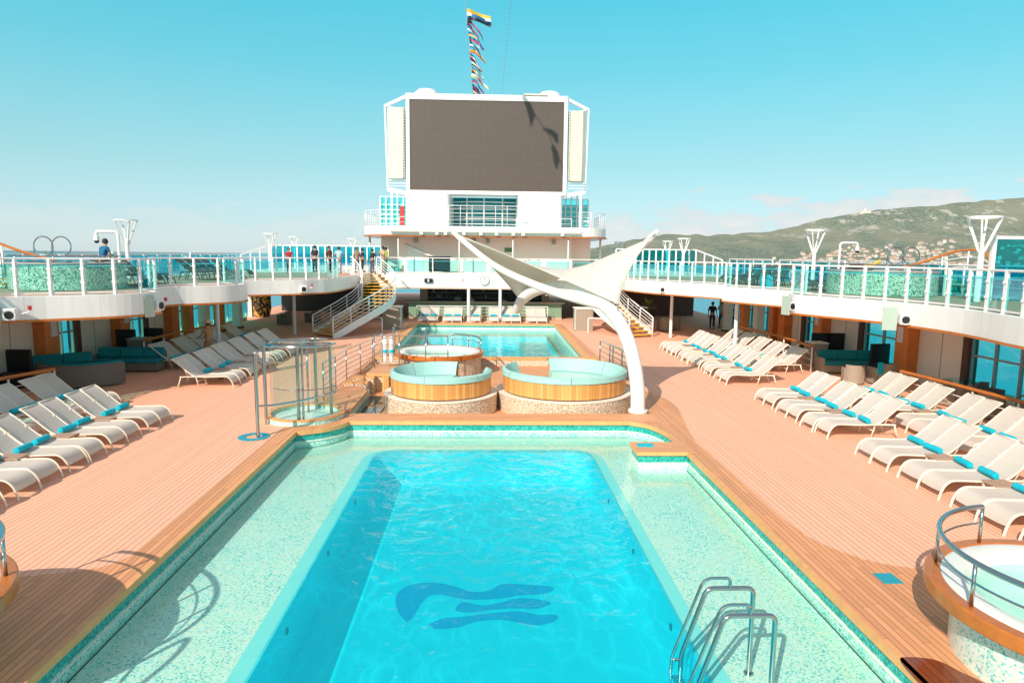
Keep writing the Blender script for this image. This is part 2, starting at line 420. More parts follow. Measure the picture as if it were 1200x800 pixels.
ORD = ['first', 'second', 'third', 'fourth', 'fifth', 'sixth', 'seventh', 'eighth', 'ninth', 'tenth', 'eleventh', 'twelfth']
def side(s): return 'left' if s < 0 else 'right'

# ------------------------------------------------------------------ camera, sun, world
cam = bpy.data.objects.new('camera', bpy.data.cameras.new('camera')); C.objects.link(cam)
rot = Matrix(((0.9992118934002737, -0.00610391403671859, -0.039221605281688186), (-0.03811537955397704, 0.12832177783172272, -0.9909998684034032), (0.011081964126294122, 0.9917138012388143, 0.12798799359145058)))
rot = Matrix([[rot[i][j] for j in range(3)] for i in range(3)])
cam.matrix_world = Matrix.Translation((0, 0, 4.6)) @ rot.to_4x4()
cam.data.sensor_width = 36; cam.data.lens = 23.4; cam.data.clip_end = 60000; cam.data.clip_start = .05
bpy.context.scene.camera = cam
SUN = Vector((-.75, -1.3, 1.0)).normalized()
sun = bpy.data.objects.new('sun', bpy.data.lights.new('sun', 'SUN')); C.objects.link(sun)
sun.rotation_euler = SUN.to_track_quat('Z', 'Y').to_euler(); sun.data.energy = 5.0; sun.data.angle = R(.5); sun.data.color = (1, .90, .79)
elev = math.asin(SUN.z); azi = math.atan2(SUN.x, SUN.y)
W = bpy.data.worlds.new('World'); bpy.context.scene.world = W; W.use_nodes = True
wt = W.node_tree; wt.nodes.clear()
def wn(t, **k):
    n = wt.nodes.new('ShaderNode' + t)
    for a, v in k.items(): setattr(n, a, v)
    return n
def wm(op, a, b=0.0, c=0.0):
    n = wn('Math', operation=op)
    for i, v in enumerate((a, b, c)):
        if isinstance(v, bpy.types.NodeSocket): wt.links.new(v, n.inputs[i])
        else: n.inputs[i].default_value = v
    return n.outputs[0]
sky = wn('TexSky', sky_type='NISHITA', sun_disc=False, sun_elevation=elev, sun_rotation=azi, altitude=0, air_density=1.0, dust_density=1.0, ozone_density=1.0)
tc = wn('TexCoord'); sep = wn('SeparateXYZ'); wt.links.new(tc.outputs['Generated'], sep.inputs[0])
el = sep.outputs['Z']
tint = wn('ValToRGB'); wt.links.new(el, tint.inputs[0])
SKY_STOPS = [(0.0, (1.64, 2.16, 2.8)), (.037, (1.44, 1.81, 2.33)), (.126, (1.27, 1.79, 1.65)), (.247, (.98, 2.39, 1.99)), (.352, (.70, 2.9, 2.35)), (.65, (1.2, 1.2, 1.1))]
e = tint.color_ramp.elements
while len(e) < len(SKY_STOPS): e.new(.5)
for q, (p, c) in zip(e, SKY_STOPS): q.position = p; q.color = (c[0] * .25, c[1] * .25, c[2] * .25, 1)
mul = wn('Mix', data_type='RGBA', blend_type='MULTIPLY'); mul.inputs[0].default_value = 1
skx = wn('VectorMath', operation='SCALE'); skx.inputs['Scale'].default_value = 2.0; wt.links.new(sky.outputs[0], skx.inputs[0])
wt.links.new(skx.outputs[0], mul.inputs[6]); wt.links.new(tint.outputs[0], mul.inputs[7])
grad = wn('ValToRGB'); wt.links.new(el, grad.inputs[0]); e = grad.color_ramp.elements
GS = [(0.0, (.67, .85, .86)), (.037, (.65, .86, .88)), (.126, (.42, .80, .87)), (.247, (.20, .70, .845)), (.352, (.10, .62, .80)), (.65, (.58, .54, .62))]
while len(e) < len(GS): e.new(.5)
for q, (p, c) in zip(e, GS): q.position = p; q.color = c + (1,)
gx = wn('VectorMath', operation='SCALE'); gx.inputs['Scale'].default_value = 1 / .15; wt.links.new(grad.outputs[0], gx.inputs[0])
skm = wn('Mix', data_type='RGBA'); skm.inputs[0].default_value = .65; wt.links.new(mul.outputs[2], skm.inputs[6]); wt.links.new(gx.outputs[0], skm.inputs[7])
# low cumulus bank over the coast and faint puffs over the sea
az = wm('ARCTAN2', sep.outputs['X'], sep.outputs['Y'])
cv = wn('CombineXYZ'); wt.links.new(wm('MULTIPLY', az, 9.0), cv.inputs[0]); wt.links.new(wm('MULTIPLY', el, 26.0), cv.inputs[1])
cn = wn('TexNoise'); cn.inputs['Scale'].default_value = 1.3; cn.inputs['Detail'].default_value = 9; cn.inputs['Roughness'].default_value = .6
wt.links.new(cv.outputs[0], cn.inputs['Vector'])
# height of the cloud tops varies with azimuth: taller to the right
top = wn('MapRange'); wt.links.new(az, top.inputs[0])
for i, v in enumerate((.10, .60, .075, .115)): top.inputs[1 + i].default_value = v
dens = wm('SUBTRACT', wm('MULTIPLY', wm('SUBTRACT', cn.outputs[0], .16), top.outputs[0]), wm('MULTIPLY', el, .42))
dr = wn('MapRange'); wt.links.new(dens, dr.inputs[0])
for i, v in enumerate((.0, .010, 0.0, .95)): dr.inputs[1 + i].default_value = v
lo = wn('MapRange'); wt.links.new(az, lo.inputs[0])
for i, v in enumerate((.02, .25, .35, 1.0)): lo.inputs[1 + i].default_value = v
cf = wm('MULTIPLY', dr.outputs[0], lo.outputs[0])
cmix = wn('Mix', data_type='RGBA'); wt.links.new(cf, cmix.inputs[0]); wt.links.new(skm.outputs[2], cmix.inputs[6])
shade = wn('ValToRGB'); wt.links.new(wm('MULTIPLY', dens, 22.0), shade.inputs[0])
shade.color_ramp.elements[0].color = (4.6, 5.3, 5.5, 1); shade.color_ramp.elements[1].color = (6.3, 6.1, 5.7, 1)
wt.links.new(shade.outputs[0], cmix.inputs[7])
bg = wn('Background'); bg.inputs[1].default_value = .15; wt.links.new(cmix.outputs[2], bg.inputs[0])
wo = wn('OutputWorld'); wt.links.new(bg.outputs[0], wo.inputs[0])
sc = bpy.context.scene
sc.view_settings.view_transform = 'Standard'; sc.view_settings.look = 'None'; sc.view_settings.exposure = 0; sc.view_settings.gamma = 1
sc.render.engine = 'CYCLES'
try:
    sc.cycles.transparent_max_bounces = 16; sc.cycles.max_bounces = 8
except Exception: pass

# ------------------------------------------------------------------ sea and coast
def sea_mat():
    t = NT('sea_water'); p = t.pos()
    n = t.noise(p, .05, 8, .65); n2 = t.noise(p, .35, 4)
    c = t.mix(t.noise(p, .004, 5), (.0, .20, .30), (.01, .30, .40))
    return t.princ(c, .22, 0, t.bump(t.math('ADD', n, t.math('MULTIPLY', n2, .3)), 1.2, .5))
M['sea'] = sea_mat()
mb = MB(); mb.add([(-30000, -3000, -24), (30000, -3000, -24), (30000, 40000, -24), (-30000, 40000, -24)], [(0, 1, 2, 3)])
struct(mb.build('sea', 'sea'), 'calm blue sea reaching the horizon')
RID = [(600, -24), (650, 10), (680, 40), (720, 78), (785, 122), (840, 128), (870, 138), (905, 148), (935, 178), (960, 208), (990, 236), (1015, 255), (1050, 272), (1100, 293), (1150, 318), (1200, 340), (1300, 380), (1500, 430), (1900, 480)]
def ridge(X):
    q = X / 3500 * 780 + 570
    if q <= RID[0][0]: return -24
    for (a, za), (b, zb) in zip(RID, RID[1:]):
        if q <= b: return za + (zb - za) * (q - a) / (b - a)
    return RID[-1][1]
def hz(X, Y):
    Xr = X * 3500 / Y
    t = (Y - 2450) / 1050; r = ridge(Xr)
    if t <= 0: base = -26 + t * 20
    elif t < 1: base = -24 + (r + 24) * (.62 * t ** 1.25 + .38 * t ** 3)
    else: base = r - (t - 1) * 260
    k = max(0, min(1, t * 3)) * max(0, min(1, (r + 24) / 100))
    base += k * 26 * (noise.fractal(Vector((X / 330, Y / 330, 1.3)), 1.0, 2.1, 6) ) * (1 if t < .93 else .45)
    base += k * 9 * noise.noise(Vector((X / 60, Y / 60, 4)))
    return base
nx, ny = 330, 70; vs = []
for j in range(ny + 1):
    Y = 2400 + 1500 * (j / ny)
    for i in range(nx + 1):
        X = (100 + 5900 * i / nx) * Y / 3500; vs.append((X, Y, hz(X, Y)))
def hill_mat():
    t = NT('hillside'); p = t.pos(); x, y, z = t.xyz(p)
    n = t.noise(p, .010, 10, .72); n2 = t.noise(p, .06, 9, .85)
    c = t.mix(t.ramp(n2, [(.44, (0, 0, 0)), (.56, (1, 1, 1))]), (.010, .030, .014), (.19, .205, .085))
    c = t.mix(t.ramp(t.noise(p, .004, 4), [(.45, (0, 0, 0)), (.6, (.8,) * 3)]), c, (.20, .17, .08))
    hi = t.ramp(t.math('DIVIDE', z, 330.0), [(.15, (0, 0, 0)), (.55, (1, 1, 1))])
    rock = t.ramp(n, [(.55, (0, 0, 0)), (.585, (1,) * 3)])
    c = t.mix(t.math('MULTIPLY', rock, hi), c, (.46, .39, .32))
    c = t.mix(.26, c, (.40, .49, .48))  # pale distance haze mixed into the hillside colour
    return t.princ(c, .95, 0, t.bump(t.noise(p, .03, 8, .75), 16.0, .8))
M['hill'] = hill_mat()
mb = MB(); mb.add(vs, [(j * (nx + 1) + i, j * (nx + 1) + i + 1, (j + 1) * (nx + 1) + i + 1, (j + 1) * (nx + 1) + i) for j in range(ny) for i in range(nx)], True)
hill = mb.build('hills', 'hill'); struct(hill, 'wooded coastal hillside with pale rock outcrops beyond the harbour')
# town houses on the slope: each one a thing, two source meshes shared
hw = []
for k, (a, b, h) in enumerate(((9, 8, 7), (14, 9, 9), (8, 8, 13))):
    m1 = MB().box(-a, a, -b, b, -8, h).build('wall', plain('house_wall_%d' % k, [(.62, .55, .48), (.58, .46, .37), (.66, .62, .57)][k], .8))
    m2 = MB(); m2.add([(-a - 1, -b - 1, h), (a + 1, -b - 1, h), (a + 1, b + 1, h), (-a - 1, b + 1, h), (-a * .5, 0, h + 5), (a * .5, 0, h + 5)], [(0, 1, 5, 4), (1, 2, 5), (2, 3, 4, 5), (3, 0, 4)])
    m2 = m2.build('roof', 'roof'); hw.append((m1.data, m2.data)); bpy.data.objects.remove(m1); bpy.data.objects.remove(m2)
rnd = random.Random(5); cnt = 0
while cnt < 290:
    q = rnd.choice([rnd.uniform(880, 1225), rnd.uniform(940, 1210), rnd.gauss(1040, 60)]); t = rnd.uniform(.05, .5)
    if q < 940: t *= .55
    d = noise.noise(Vector((q / 34, t * 9, 2)))
    if d < -.22 or q > 1240: continue
    Y = 2450 + 1050 * t; X = (q - 570) / 780 * Y
    r = bpy.data.objects.new('town_house', None); C.objects.link(r); r.location = (X, Y, hz(X, Y)); r.rotation_euler = (0, 0, rnd.uniform(-.5, .5))
    s_ = rnd.uniform(.4, .95); r.scale = (s_,) * 3
    tag(r, 'tiny pale house with a terracotta roof scattered on the distant hillside town', 'house', 'houses of the hillside town')
    for nm, me in zip(('wall', 'roof'), hw[rnd.choice([0, 0, 1, 2])]):
        o = bpy.data.objects.new(nm, me); C.objects.link(o); o.parent = r
    cnt += 1
Xf, Yf = (1015 - 570) / 780 * 3480, 3480
f = thing('hilltop_fort', 'small pinkish fort tower standing on the ridge of the hill', 'fort', (Xf, Yf, hz(Xf, Yf) - 4))
MB().box(-26, 26, -10, 10, -10, 12).build('wall', 'housewall', f); MB().cyl(0, 0, 0, 26, 9, 12).build('tower', 'housewall', f)

# ------------------------------------------------------------------ pool deck with its openings
# first pool: inner line of the coping
P1 = [(-4.95, -1.5), (4.86, -1.5), (4.86, 15.9)] + catmull([(4.86, 15.9), (4.82, 16.9), (4.55, 17.75), (4.05, 18.2)], 5)[1:] + \
     [(-3.80, 18.2)] + catmull([(-3.80, 18.2), (-3.92, 17.85), (-4.25, 17.45), (-4.6, 17.22), (-4.95, 17.05)], 4)[1:]
P2 = [(-4.6, 30.1), (4.5, 30.1), (4.62, 44.5), (-4.6, 44.5)]
PIT = [(-4.95, 19.05), (4.9, 19.05), (4.95, 20.5), (4.95, 29.65), (-4.95, 29.65)]
deck = MB().poly([[(-18.2, -6), (18.2, -6), (18.2, 80), (-18.2, 80)], P1, P2, PIT], 0)
struct(deck.build('pool_deck', 'deck'), 'salmon pink planked pool deck')
# teak border sheets, 4 mm above
TB = [(-5.36, 9.9), (-5.36, 23.2), (-5.15, 23.2), (-5.15, 45.1), (5.2, 45.1), (5.2, 23.4), (5.4, 22.9)] + \
     catmull([(5.4, 22.9), (5.85, 21.5), (5.95, 20.2), (5.7, 18.6), (5.34, 16.5), (5.32, 15.2)], 4)[1:] + \
     [(5.32, 11.2)] + catmull([(5.32, 11.2), (5.38, 10.5), (5.62, 9.9), (6.1, 9.4), (6.9, 9.2), (8.2, 9.2)], 4)[1:] + \
     [(8.2, -5), (-8.2, -5)] + catmull([(-8.2, 9.2), (-6.76, 9.2), (-6.16, 9.3), (-5.6, 9.5), (-5.36, 9.9)], 4)
struct(MB().poly([TB, P1, P2, PIT], .004).build('teak_walkway', 'teak'), 'varnished teak border around the pools')
def coping(path, w, closed, parent, z=0.0):
    mb = MB(); inner = offset(path, -.05, closed); outer = offset(path, w, closed)  # path runs with water on its right
    mb.ribbon(inner, z - .10, z + .008, w + .05, closed); return mb.build('coping', 'nosing', parent)
pool = thing('swimming_pool', 'large near pool with turquoise basin, mosaic ledge and teak coping', 'swimming pool')
P1c = P1[::-1]  # clockwise: water on the right, deck on the left
coping(P1c, .02, True, pool)
MB().ribbon(P1c, -.48, -.27, 0, True).build('pool_wall', 'mosaic_teal', pool)
MB().ribbon(P1c, -.27, -.07, 0, True).build('tile_band', 'tile_band', pool)
MB().ribbon(offset(P1c, -.025, True), -.305, -.285, .024, True).build('gutter_lip', 'cream', pool)
basin = rounded([(-2.82, -1.2), (2.73, -1.2), (2.73, 16.82), (-2.82, 16.82)], [.6, .6, .62, .62], 8)
MB().poly([P1, basin], -.48).build('ledge', 'mosaic', pool)
MB().ribbon(basin, -1.35, -.48, 0, True).build('basin_wall', 'poolpaint', pool)
MB().poly([basin], -1.35).build('basin_floor', 'poolpaint', pool)
strip = offset(basin[::-1], .26, True)[::-1]
MB().poly([strip, basin], -.476).build('basin_rim', 'poolstrip', pool)
# drain slot around the ledge
dr_in = offset(P1, .006, True); dr_in2 = offset(P1, .03, True)
mb = MB().poly([dr_in, dr_in2], -.476); mb.build('drain_slot', 'dark', pool)
E1 = [(-1.29, 10.28), (-1.51, 10.75), (-1.52, 11.26), (-1.28, 11.52), (-0.9, 11.56), (-0.58, 11.44), (-0.27, 11.24), (0.04, 11.23), (0.35, 11.49), (0.81, 11.45), (1.24, 11.36), (1.1, 11.14), (0.64, 11.07), (0.26, 10.97), (-0.11, 10.94), (-0.41, 10.98), (-0.87, 11.14), (-1.07, 10.88), (-1.14, 10.54), (-1.22, 10.31)]
E2 = [(-0.87, 10.2), (-0.67, 10.35), (-0.39, 10.39), (-0.11, 10.45), (0.18, 10.51), (0.61, 10.54), (0.89, 10.43), (1.21, 10.42), (1.16, 10.23), (0.87, 10.11), (0.59, 10.18), (0.32, 10.28), (-0.1, 10.25), (-0.44, 10.07), (-0.78, 10.04), (-0.88, 10.14)]
E3 = [(-0.48, 10.59), (-0.37, 10.87), (-0.04, 10.75), (0.33, 10.86), (0.64, 10.98), (1.15, 10.84), (0.91, 10.63), (0.54, 10.64), (0.18, 10.61), (-0.18, 10.53)]
mb = MB()
for E in (E1, E2, E3): mb.poly([[tuple(p)[:2] for p in catmull([q + (0,) for q in E], 4, True)]], -1.346)
mb.build('emblem', 'emblem', pool)
for x, y in ((-2.81, 9.0), (-2.81, 11.5), (-2.81, 14.0), (2.72, 9.0), (2.72, 11.5), (2.72, 14.0)):
    MB().box(x - .015, x + .015, y - .035, y + .035, -.78, -.70).build('inlet', 'dark', pool)
MB().poly([basin], -.41).build('water', 'poolwater'); struct(bpy.data.objects['water'], 'rippled turquoise water in the deep basin')
struct(MB().poly([offset(P1, .002, True), basin], -.411).build('shallow_water', 'ledgewater'), 'thin sheet of clear water over the mosaic ledge')
# bench jutting into the pool
b = thing('bench_platform', 'short teak topped bench jutting from the right edge into the near pool', 'bench', (0, 0, 0))
MB().box(3.60, 4.98, 15.2, 16.08, -.085, .012).build('top', 'nosing', b, bevel=.01)
MB().box(3.66, 4.85, 15.27, 16.0, -.49, -.26).build('plinth', 'mosaic', b); MB().box(3.655, 4.85, 15.265, 16.005, -.26, -.085).build('tile_band', 'tile_band', b)
MB().poly([[(3.62, 15.22), (4.98, 15.22), (4.98, 16.06), (3.62, 16.06)]], .016).build('decking', 'teak_x', b)

# sunken floor between the pools
struct(MB().poly([PIT], -.34).build('sunken_floor', 'teak_x'), 'teak floor between the two pools')
struct(MB().ribbon(PIT, -.34, .0, 0, True).build('sunken_wall', 'pebble'), 'pebble faced edge of the sunken area')
cpt = MB(); cpt.box(-5.0, 4.95, 18.22, 19.06, -.06, .010); cpt.build('coping_strip', 'teak_x').__setitem__('kind', 'structure')
cn2 = MB().box(-5.0, 4.97, 29.62, 30.06, -.07, .012).build('coping_strip', 'nosing'); struct(cn2)
# second pool
p2 = thing('swimming_pool', 'smaller far pool in front of the bar with pale stepped tile band', 'swimming pool')
P2c = P2[::-1]
coping(P2c, .35, True, p2, .006)
MB().ribbon(P2c, -.55, -.22, 0, True).build('pool_wall', 'mosaic', p2); MB().ribbon(P2c, -.22, -.06, 0, True).build('tile_band', 'tile_band', p2)
i2 = [(-3.9, 30.9), (3.8, 30.9), (3.85, 42.4), (-3.9, 42.4)]
MB().poly([P2, i2], -.55).build('ledge', 'mosaic', p2)
MB().ribbon(i2, -1.3, -.55, 0, True).build('basin_wall', 'poolpaint', p2); MB().poly([i2], -1.3).build('basin_floor', 'poolpaint', p2)
MB().poly([[(2.2, 30.9), (3.8, 30.9), (3.85, 42.4), (2.0, 42.4)]], -.9).build('step', 'mosaic', p2)
MB().poly([offset(i2, -.22, True), i2], -.545).build('basin_rim', 'nosing', p2)
struct(MB().poly([offset(P2, .002, True)], -.35).build('water', 'farwater'), 'calm turquoise water of the far pool')

# ------------------------------------------------------------------ round raised sofas
def round_sofa(x, y, r, label, gap0, gap1):
    t = thing('round_sofa', label, 'round sofa', (x, y, -.34))
    MB().ring(0, 0, r - .30, r, 0, .555).build('plinth', 'pebble', t)
    MB().ring(0, 0, r - .32, r + .02, .555, .58).build('plinth_cap', 'cream', t)
    rw = r - .19
    m = NT('radial_slats_%.1f' % x); tcn = m.n('TexCoord').outputs['Object']; px, py_, pz = m.xyz(tcn)
    an = m.math('MULTIPLY', m.math('ARCTAN2', py_, px), rw / .11); fr = m.math('FRACT', an); g = m.math('GREATER_THAN', m.math('ABSOLUTE', m.math('SUBTRACT', fr, .5)), .46)
    rr = m.n('TexWhiteNoise', noise_dimensions='1D', i_W=m.math('FLOOR', an)).outputs['Value']
    mm = m.princ(m.mix(g, m.mix(rr, (.60, .26, .07), (.84, .42, .13)), (.40, .17, .05)), .5)
    MB().ring(0, 0, rw - .10, rw, .62, 1.08, 64, gap1, gap0 + 2 * PI).build('slatted_wall', mm, t)
    MB().ring(0, 0, .02, rw - .1, .50, .56, 48).build('inner_floor', 'teak', t)
    MB().ring(0, 0, rw - .62, rw - .1, .56, .86, 64, gap1, gap0 + 2 * PI).build('seat_cushion', 'tubcushion', t, bevel=.03)
    MB().ring(0, 0, rw - .12, rw - .03, .57, .63, 64).build('base_ring', 'darkwood', t)
    k = 5; span = gap0 + 2 * PI - gap1
    for i in range(k):
        a0 = gap1 + span * i / k + .004; a1 = gap1 + span * (i + 1) / k - .004
        MB().lathe([(rw - .10 - .0, .87), (rw - .26, .87), (rw - .18, 1.14), (rw - .08, 1.30), (rw + .02, 1.26), (rw + .03, 1.10), (rw - .09, 1.09)], 0, 0, 14, a0, a1).build('back_cushion', 'tubcushion', t)
    return t
round_sofa(-1.43, 21.2, 1.79, 'smaller round sofa nest with aqua cushions on a pebbled plinth beyond the near pool', R(18), R(72))
round_sofa(2.60, 21.65, 2.22, 'larger round sofa nest with aqua cushions beside the canopy mast', R(100), R(142))

def rounded_path(pts, r, seg=5):
    P = [Vector(p) for p in pts]; out = [P[0]]
    for i in range(1, len(P) - 1):
        d1 = P[i - 1] - P[i]; d2 = P[i + 1] - P[i]; rr = min(r, d1.length * .49, d2.length * .49); d1 = d1.normalized() * rr; d2 = d2.normalized() * rr
        for j in range(seg + 1):
            t = j / seg; out.append(P[i] + d1 * (1 - t) ** 2 + d2 * t ** 2)
    out.append(P[-1]); return [tuple(p) for p in out]
def tub_rail(t, r, z, h, a0, a1, n=3, double=False):
    pts = [(r * math.cos(a0 + (a1 - a0) * i / 30), r * math.sin(a0 + (a1 - a0) * i / 30), z + h) for i in range(31)]
    MB().tube(pts, .032, 10).build('handrail', 'steel', t)
    MB().tube([(p[0], p[1], z + h * .55) for p in pts], .013, 6).build('rail', 'steel', t)
    for i in range(n):
        a = a0 + (a1 - a0) * i / (n - 1); MB().cyl(r * math.cos(a), r * math.sin(a), z, z + h, .022, 8).build('post', 'steel', t)

def hot_tub(x, y, rr, rb, z0, z1, label, bm, a0, a1, rh=.5, rn=5):
    t = thing('hot_tub', label, 'hot tub', (x, y, z0)); H = z1 - z0
    MB().ring(0, 0, rb - .1, rb, 0, H - .24, 64).build('plinth', bm, t); MB().ring(0, 0, rb - .1, rb + .003, H - .24, H - .15, 64).build('tile_band', 'tile_band' if bm != 'pebble' else bm, t)
    MB().ring(0, 0, rr - .17, rr, H - .17, H, 72).build('rim', 'varnish', t, bevel=.02)
    MB().lathe([(rr - .17, H - .01), (rr - .24, H + .02), (rr - .42, H - .02), (rr - .50, H - .20), (rr - .55, H - .5), (rr - .9, H - .6), (.01, H - .6)], 0, 0, 64).build('shell', 'acrylic', t)
    MB().lathe([(.01, H - .14), (rr - .47, H - .14)], 0, 0, 48).build('water', 'tubwater', t)
    tub_rail(t, rr - .12, H, rh, a0, a1, rn)
    return t
hot_tub(6.83, 6.75, 1.64, 1.33, .004, .86, 'round hot tub at the right foreground with varnished rim and curved steel rail', 'mosaic', R(98), R(270), .5)
lt = hot_tub(-6.83, 6.75, 1.62, 1.33, .004, .86, 'round hot tub just showing at the left foreground edge with varnished rim', 'mosaic', R(-75), R(84), .5, 7)
sr = thing('unseen_tub_steps', 'unseen steps with bent steel rails by the left hot tub, added for their shadow', 'steps', (-6.0, 5.0, 0))  # out-of-view steps and rails, added to throw a railing shadow on the ledge
for i in range(3): MB().box(-.4, .4, -.3 + i * .25, .5, i * .22, (i + 1) * .22).build('step', 'teak', sr)
for xx in (-.42, .42):
    MB().tube(rounded_path([(xx, -.45, 0), (xx, -.45, 1.35), (xx, .1, 1.75), (xx, .6, 1.75), (xx, .75, .8)], .2), .035, 8).build('handrail', 'steel', sr)
    for q in range(3): MB().tube([(xx, -.40 + .3 * q, .6 + .3 * q), (xx, .68 - .1 * (2 - q), .6 + .3 * q)], .02, 6).build('rail', 'steel', sr)
hot_tub(-1.93, 27.7, 1.85, 1.72, -.34, .62, 'raised hot tub on a pebbled base between the round sofas and far pool', 'pebble', R(-8), R(75), .5, 4)

# platform, steps and rails beside the raised tub
pf = thing('tub_platform', 'low teak platform with pebble face leading to the raised hot tub', 'platform')
MB().box(-4.35, -1.5, 23.95, 26.2, .20, .30).build('deck_board', 'teak_x', pf); MB().box(-4.33, -1.52, 23.98, 26.18, -.34, .20).build('face', 'pebble', pf)
MB().box(-4.36, -2.9, 23.93, 24.03, .205, .305).build('nosing', 'nosing', pf); MB().box(-3.72, -3.5, 23.80, 23.97, -.34, .22).build('wood_panel', 'slatwood', pf)
for i, (x0, x1, y0, y1, z) in enumerate(((-4.75, -4.0, 23.55, 24.0, .20), (-4.95, -4.15, 23.1, 23.6, .10))):
    s_ = MB().box(x0, x1, y0, y1, -.34, z).build('step', 'pebble', pf); MB().box(x0 - .02, x1 + .02, y0 - .03, y1, z, z + .04).build('step_nosing', 'nosing', s_)
lf = thing('wood_landing', 'flat teak landing with an angled edge left of the round sofas', 'landing')
MB().prism([(-5.1, 19.07), (-4.25, 19.07), (-4.05, 19.5), (-4.02, 22.3), (-4.3, 23.1), (-5.1, 23.1)], -.06, .012).build('decking', 'teak_x', lf)
MB().box(-4.06, -3.99, 19.5, 22.3, -.08, .02).build('edge', 'nosing', lf)
MB().box(-4.06, -4.03, 19.1, 22.9, -.34, -.07).build('skirt', 'mosaic_teal', lf)
struct(MB().box(-4.02, -3.28, 19.08, 22.9, -.345, -.30).build('water_channel', 'darkwater'), 'narrow dark water channel between landing and round sofa')
rt = thing('rescue_tubes', 'two white rescue tubes with blue bands hanging on the rail beside the raised hot tub', 'rescue tubes', (-3.75, 25.5, .35))
for a in (-.12, .12):
    MB().tube([(a, 0, .1), (a, 0, .3), (a, 0, 1.0), (a, 0, 1.12)], .09, 12, rads=[.05, .09, .09, .05]).build('tube', 'white', rt); MB().cyl(a, 0, .5, .62, .094, 12).build('band', 'towel', rt)
def cable_rail(name, label, pts, base, h, nbars, mat='steel', r=.024, slope=None, tops=None):
    t = thing(name, label, 'railing')
    B = [Vector((p[0], p[1], b)) for p, b in zip(pts, base)]; T = [b + Vector((0, 0, h)) for b in B]
    hr = resample([tuple(v) for v in T], .35)
    MB().tube(hr, r, 8).build('handrail', mat, t)
    for j in range(nbars):
        z = h * (j + .6) / (nbars + .6); mb = MB()
        mb.tube([tuple(b + Vector((0, 0, z))) for b in B], (.013 if mat == 'steel' else .016), 6); mb.build('rail', mat, t)
    for b, q in zip(B, T):
        MB().tube([tuple(b), tuple(q)], r * .9, 8).build('post', mat, t)
    return t
cable_rail('pool_railing', 'long thin steel cable railing running past the steps of the raised tub', [(-5.1, 20.8), (-5.05, 22.3), (-5.0, 23.8), (-4.8, 25.4), (-4.6, 27.0), (-4.45, 28.6)], [0.01] * 6, 1.18, 6)
cable_rail('pool_railing', 'short steel railing across the front of the raised hot tub', [(-4.25, 25.3), (-3.3, 25.3), (-2.3, 25.3), (-1.45, 25.3)], [.3] * 4, 1.22, 3)
for k, (xa, ya, xb, yb) in enumerate(((4.95, 28.4, 5.35, 24.6), (5.15, 27.2, 5.5, 23.9))):
    cable_rail('pool_railing', ['far', 'near'][k] + ' one of the two grey step railings behind the canopy mast', [(xa, ya), ((xa + xb) / 2, (ya + yb) / 2), (xb, yb)], [.0] * 3, 1.0, 4, r=.03)
def ladder(label, x, y, rz, z, arch=True, h=1.0):
    t = thing('pool_ladder', label, 'pool ladder', (x, y, z), rz, 'pool ladders')
    for dy in (0, -.62):
        pts = rounded_path([(.45, dy, 0), (.45, dy, h), (-.12, dy, h), (-.40, dy, .26), (-.40, dy, -.8)], .09)
        MB().tube(pts, .03, 10).build('handrail', 'steel', t)
        if arch:
            pts = rounded_path([(.16, dy, h), (.16, dy, h + .13), (-.16, dy, h + .13), (-.52, dy, .22), (-.52, dy, -.7)], .11)
            MB().tube(pts, .02, 8).build('grab_rail', 'steel', t)
            MB().tube([(-.52, dy, .2), (-.42, dy, .2)], .015, 6).build('clamp', 'steel', t)
        MB().cyl(.45, dy, 0, .02, .06, 12).build('foot_plate', 'steel', t)
    for zz in (-.02, -.28, -.54):
        MB().box(-.50, -.38, -.62, 0, zz - .02, zz + .02).build('tread', 'steel', t)
    return t
ladder('polished steel pool ladder standing on the right ledge of the near pool', 2.81, 7.5, 0, -.48, h=1.12)
# arched ladder of the far pool
t = thing('pool_ladder', 'pair of arched steel grab rails at the left corner of the far pool', 'pool ladder', (-4.0, 31.3, 0), 0)
for x, y in ((-.35, 0), (1.2, 0)):
    pts = [(x + .0, y - .45, 0)] + [(x, y + .45 * -math.cos(a), .75 + .45 * math.sin(a)) for a in [PI * i / 12 for i in range(13)]] + [(x, y + .45, -.6)]
    MB().tube(pts, .03, 8).build('handrail', 'steel', t)

# ------------------------------------------------------------------ shower enclosure
sh = thing('shower_enclosure', 'curved glass outdoor shower with steel posts at the left corner of the near pool', 'shower', (-5.05, 18.45, 0))
posts = [(-.65, -1.95), (-.87, -.63), (0, -.62), (.12, -.60), (.72, .05), (.05, 1.05)]
for i, (x, y) in enumerate(posts):
    MB().cyl(x, y, 0, 2.15 if i else 2.12, .045 if i != 3 else .03, 12).build('post', 'steel', sh)
def arc(cx, cy, r, a0, a1, n=12, z=None): return [(cx + r * math.cos(a0 + (a1 - a0) * i / n), cy + r * math.sin(a0 + (a1 - a0) * i / n)) + ((z,) if z is not None else ()) for i in range(n + 1)]
ring1 = arc(-.05, .2, .92, R(224), R(352), 16)
MB().ribbon(ring1[:8], .18, 2.0).build('glass_panel', 'glass', sh); MB().ribbon(ring1[9:], .18, 2.0).build('glass_panel', 'glass', sh)
ring2 = arc(-.05, .2, .92, R(60), R(190), 14)
MB().ribbon(ring2, .18, 2.0).build('glass_panel', 'glass', sh)
MB().tube([(p[0], p[1], 2.12) for p in ring1], .035, 8).build('top_rail', 'steel', sh)
MB().tube([(p[0], p[1], 2.12) for p in ring2], .03, 8).build('top_rail', 'steel', sh)
MB().box(-.65, .72, -.08, .06, 2.13, 2.17).build('top_plate', 'steel', sh)
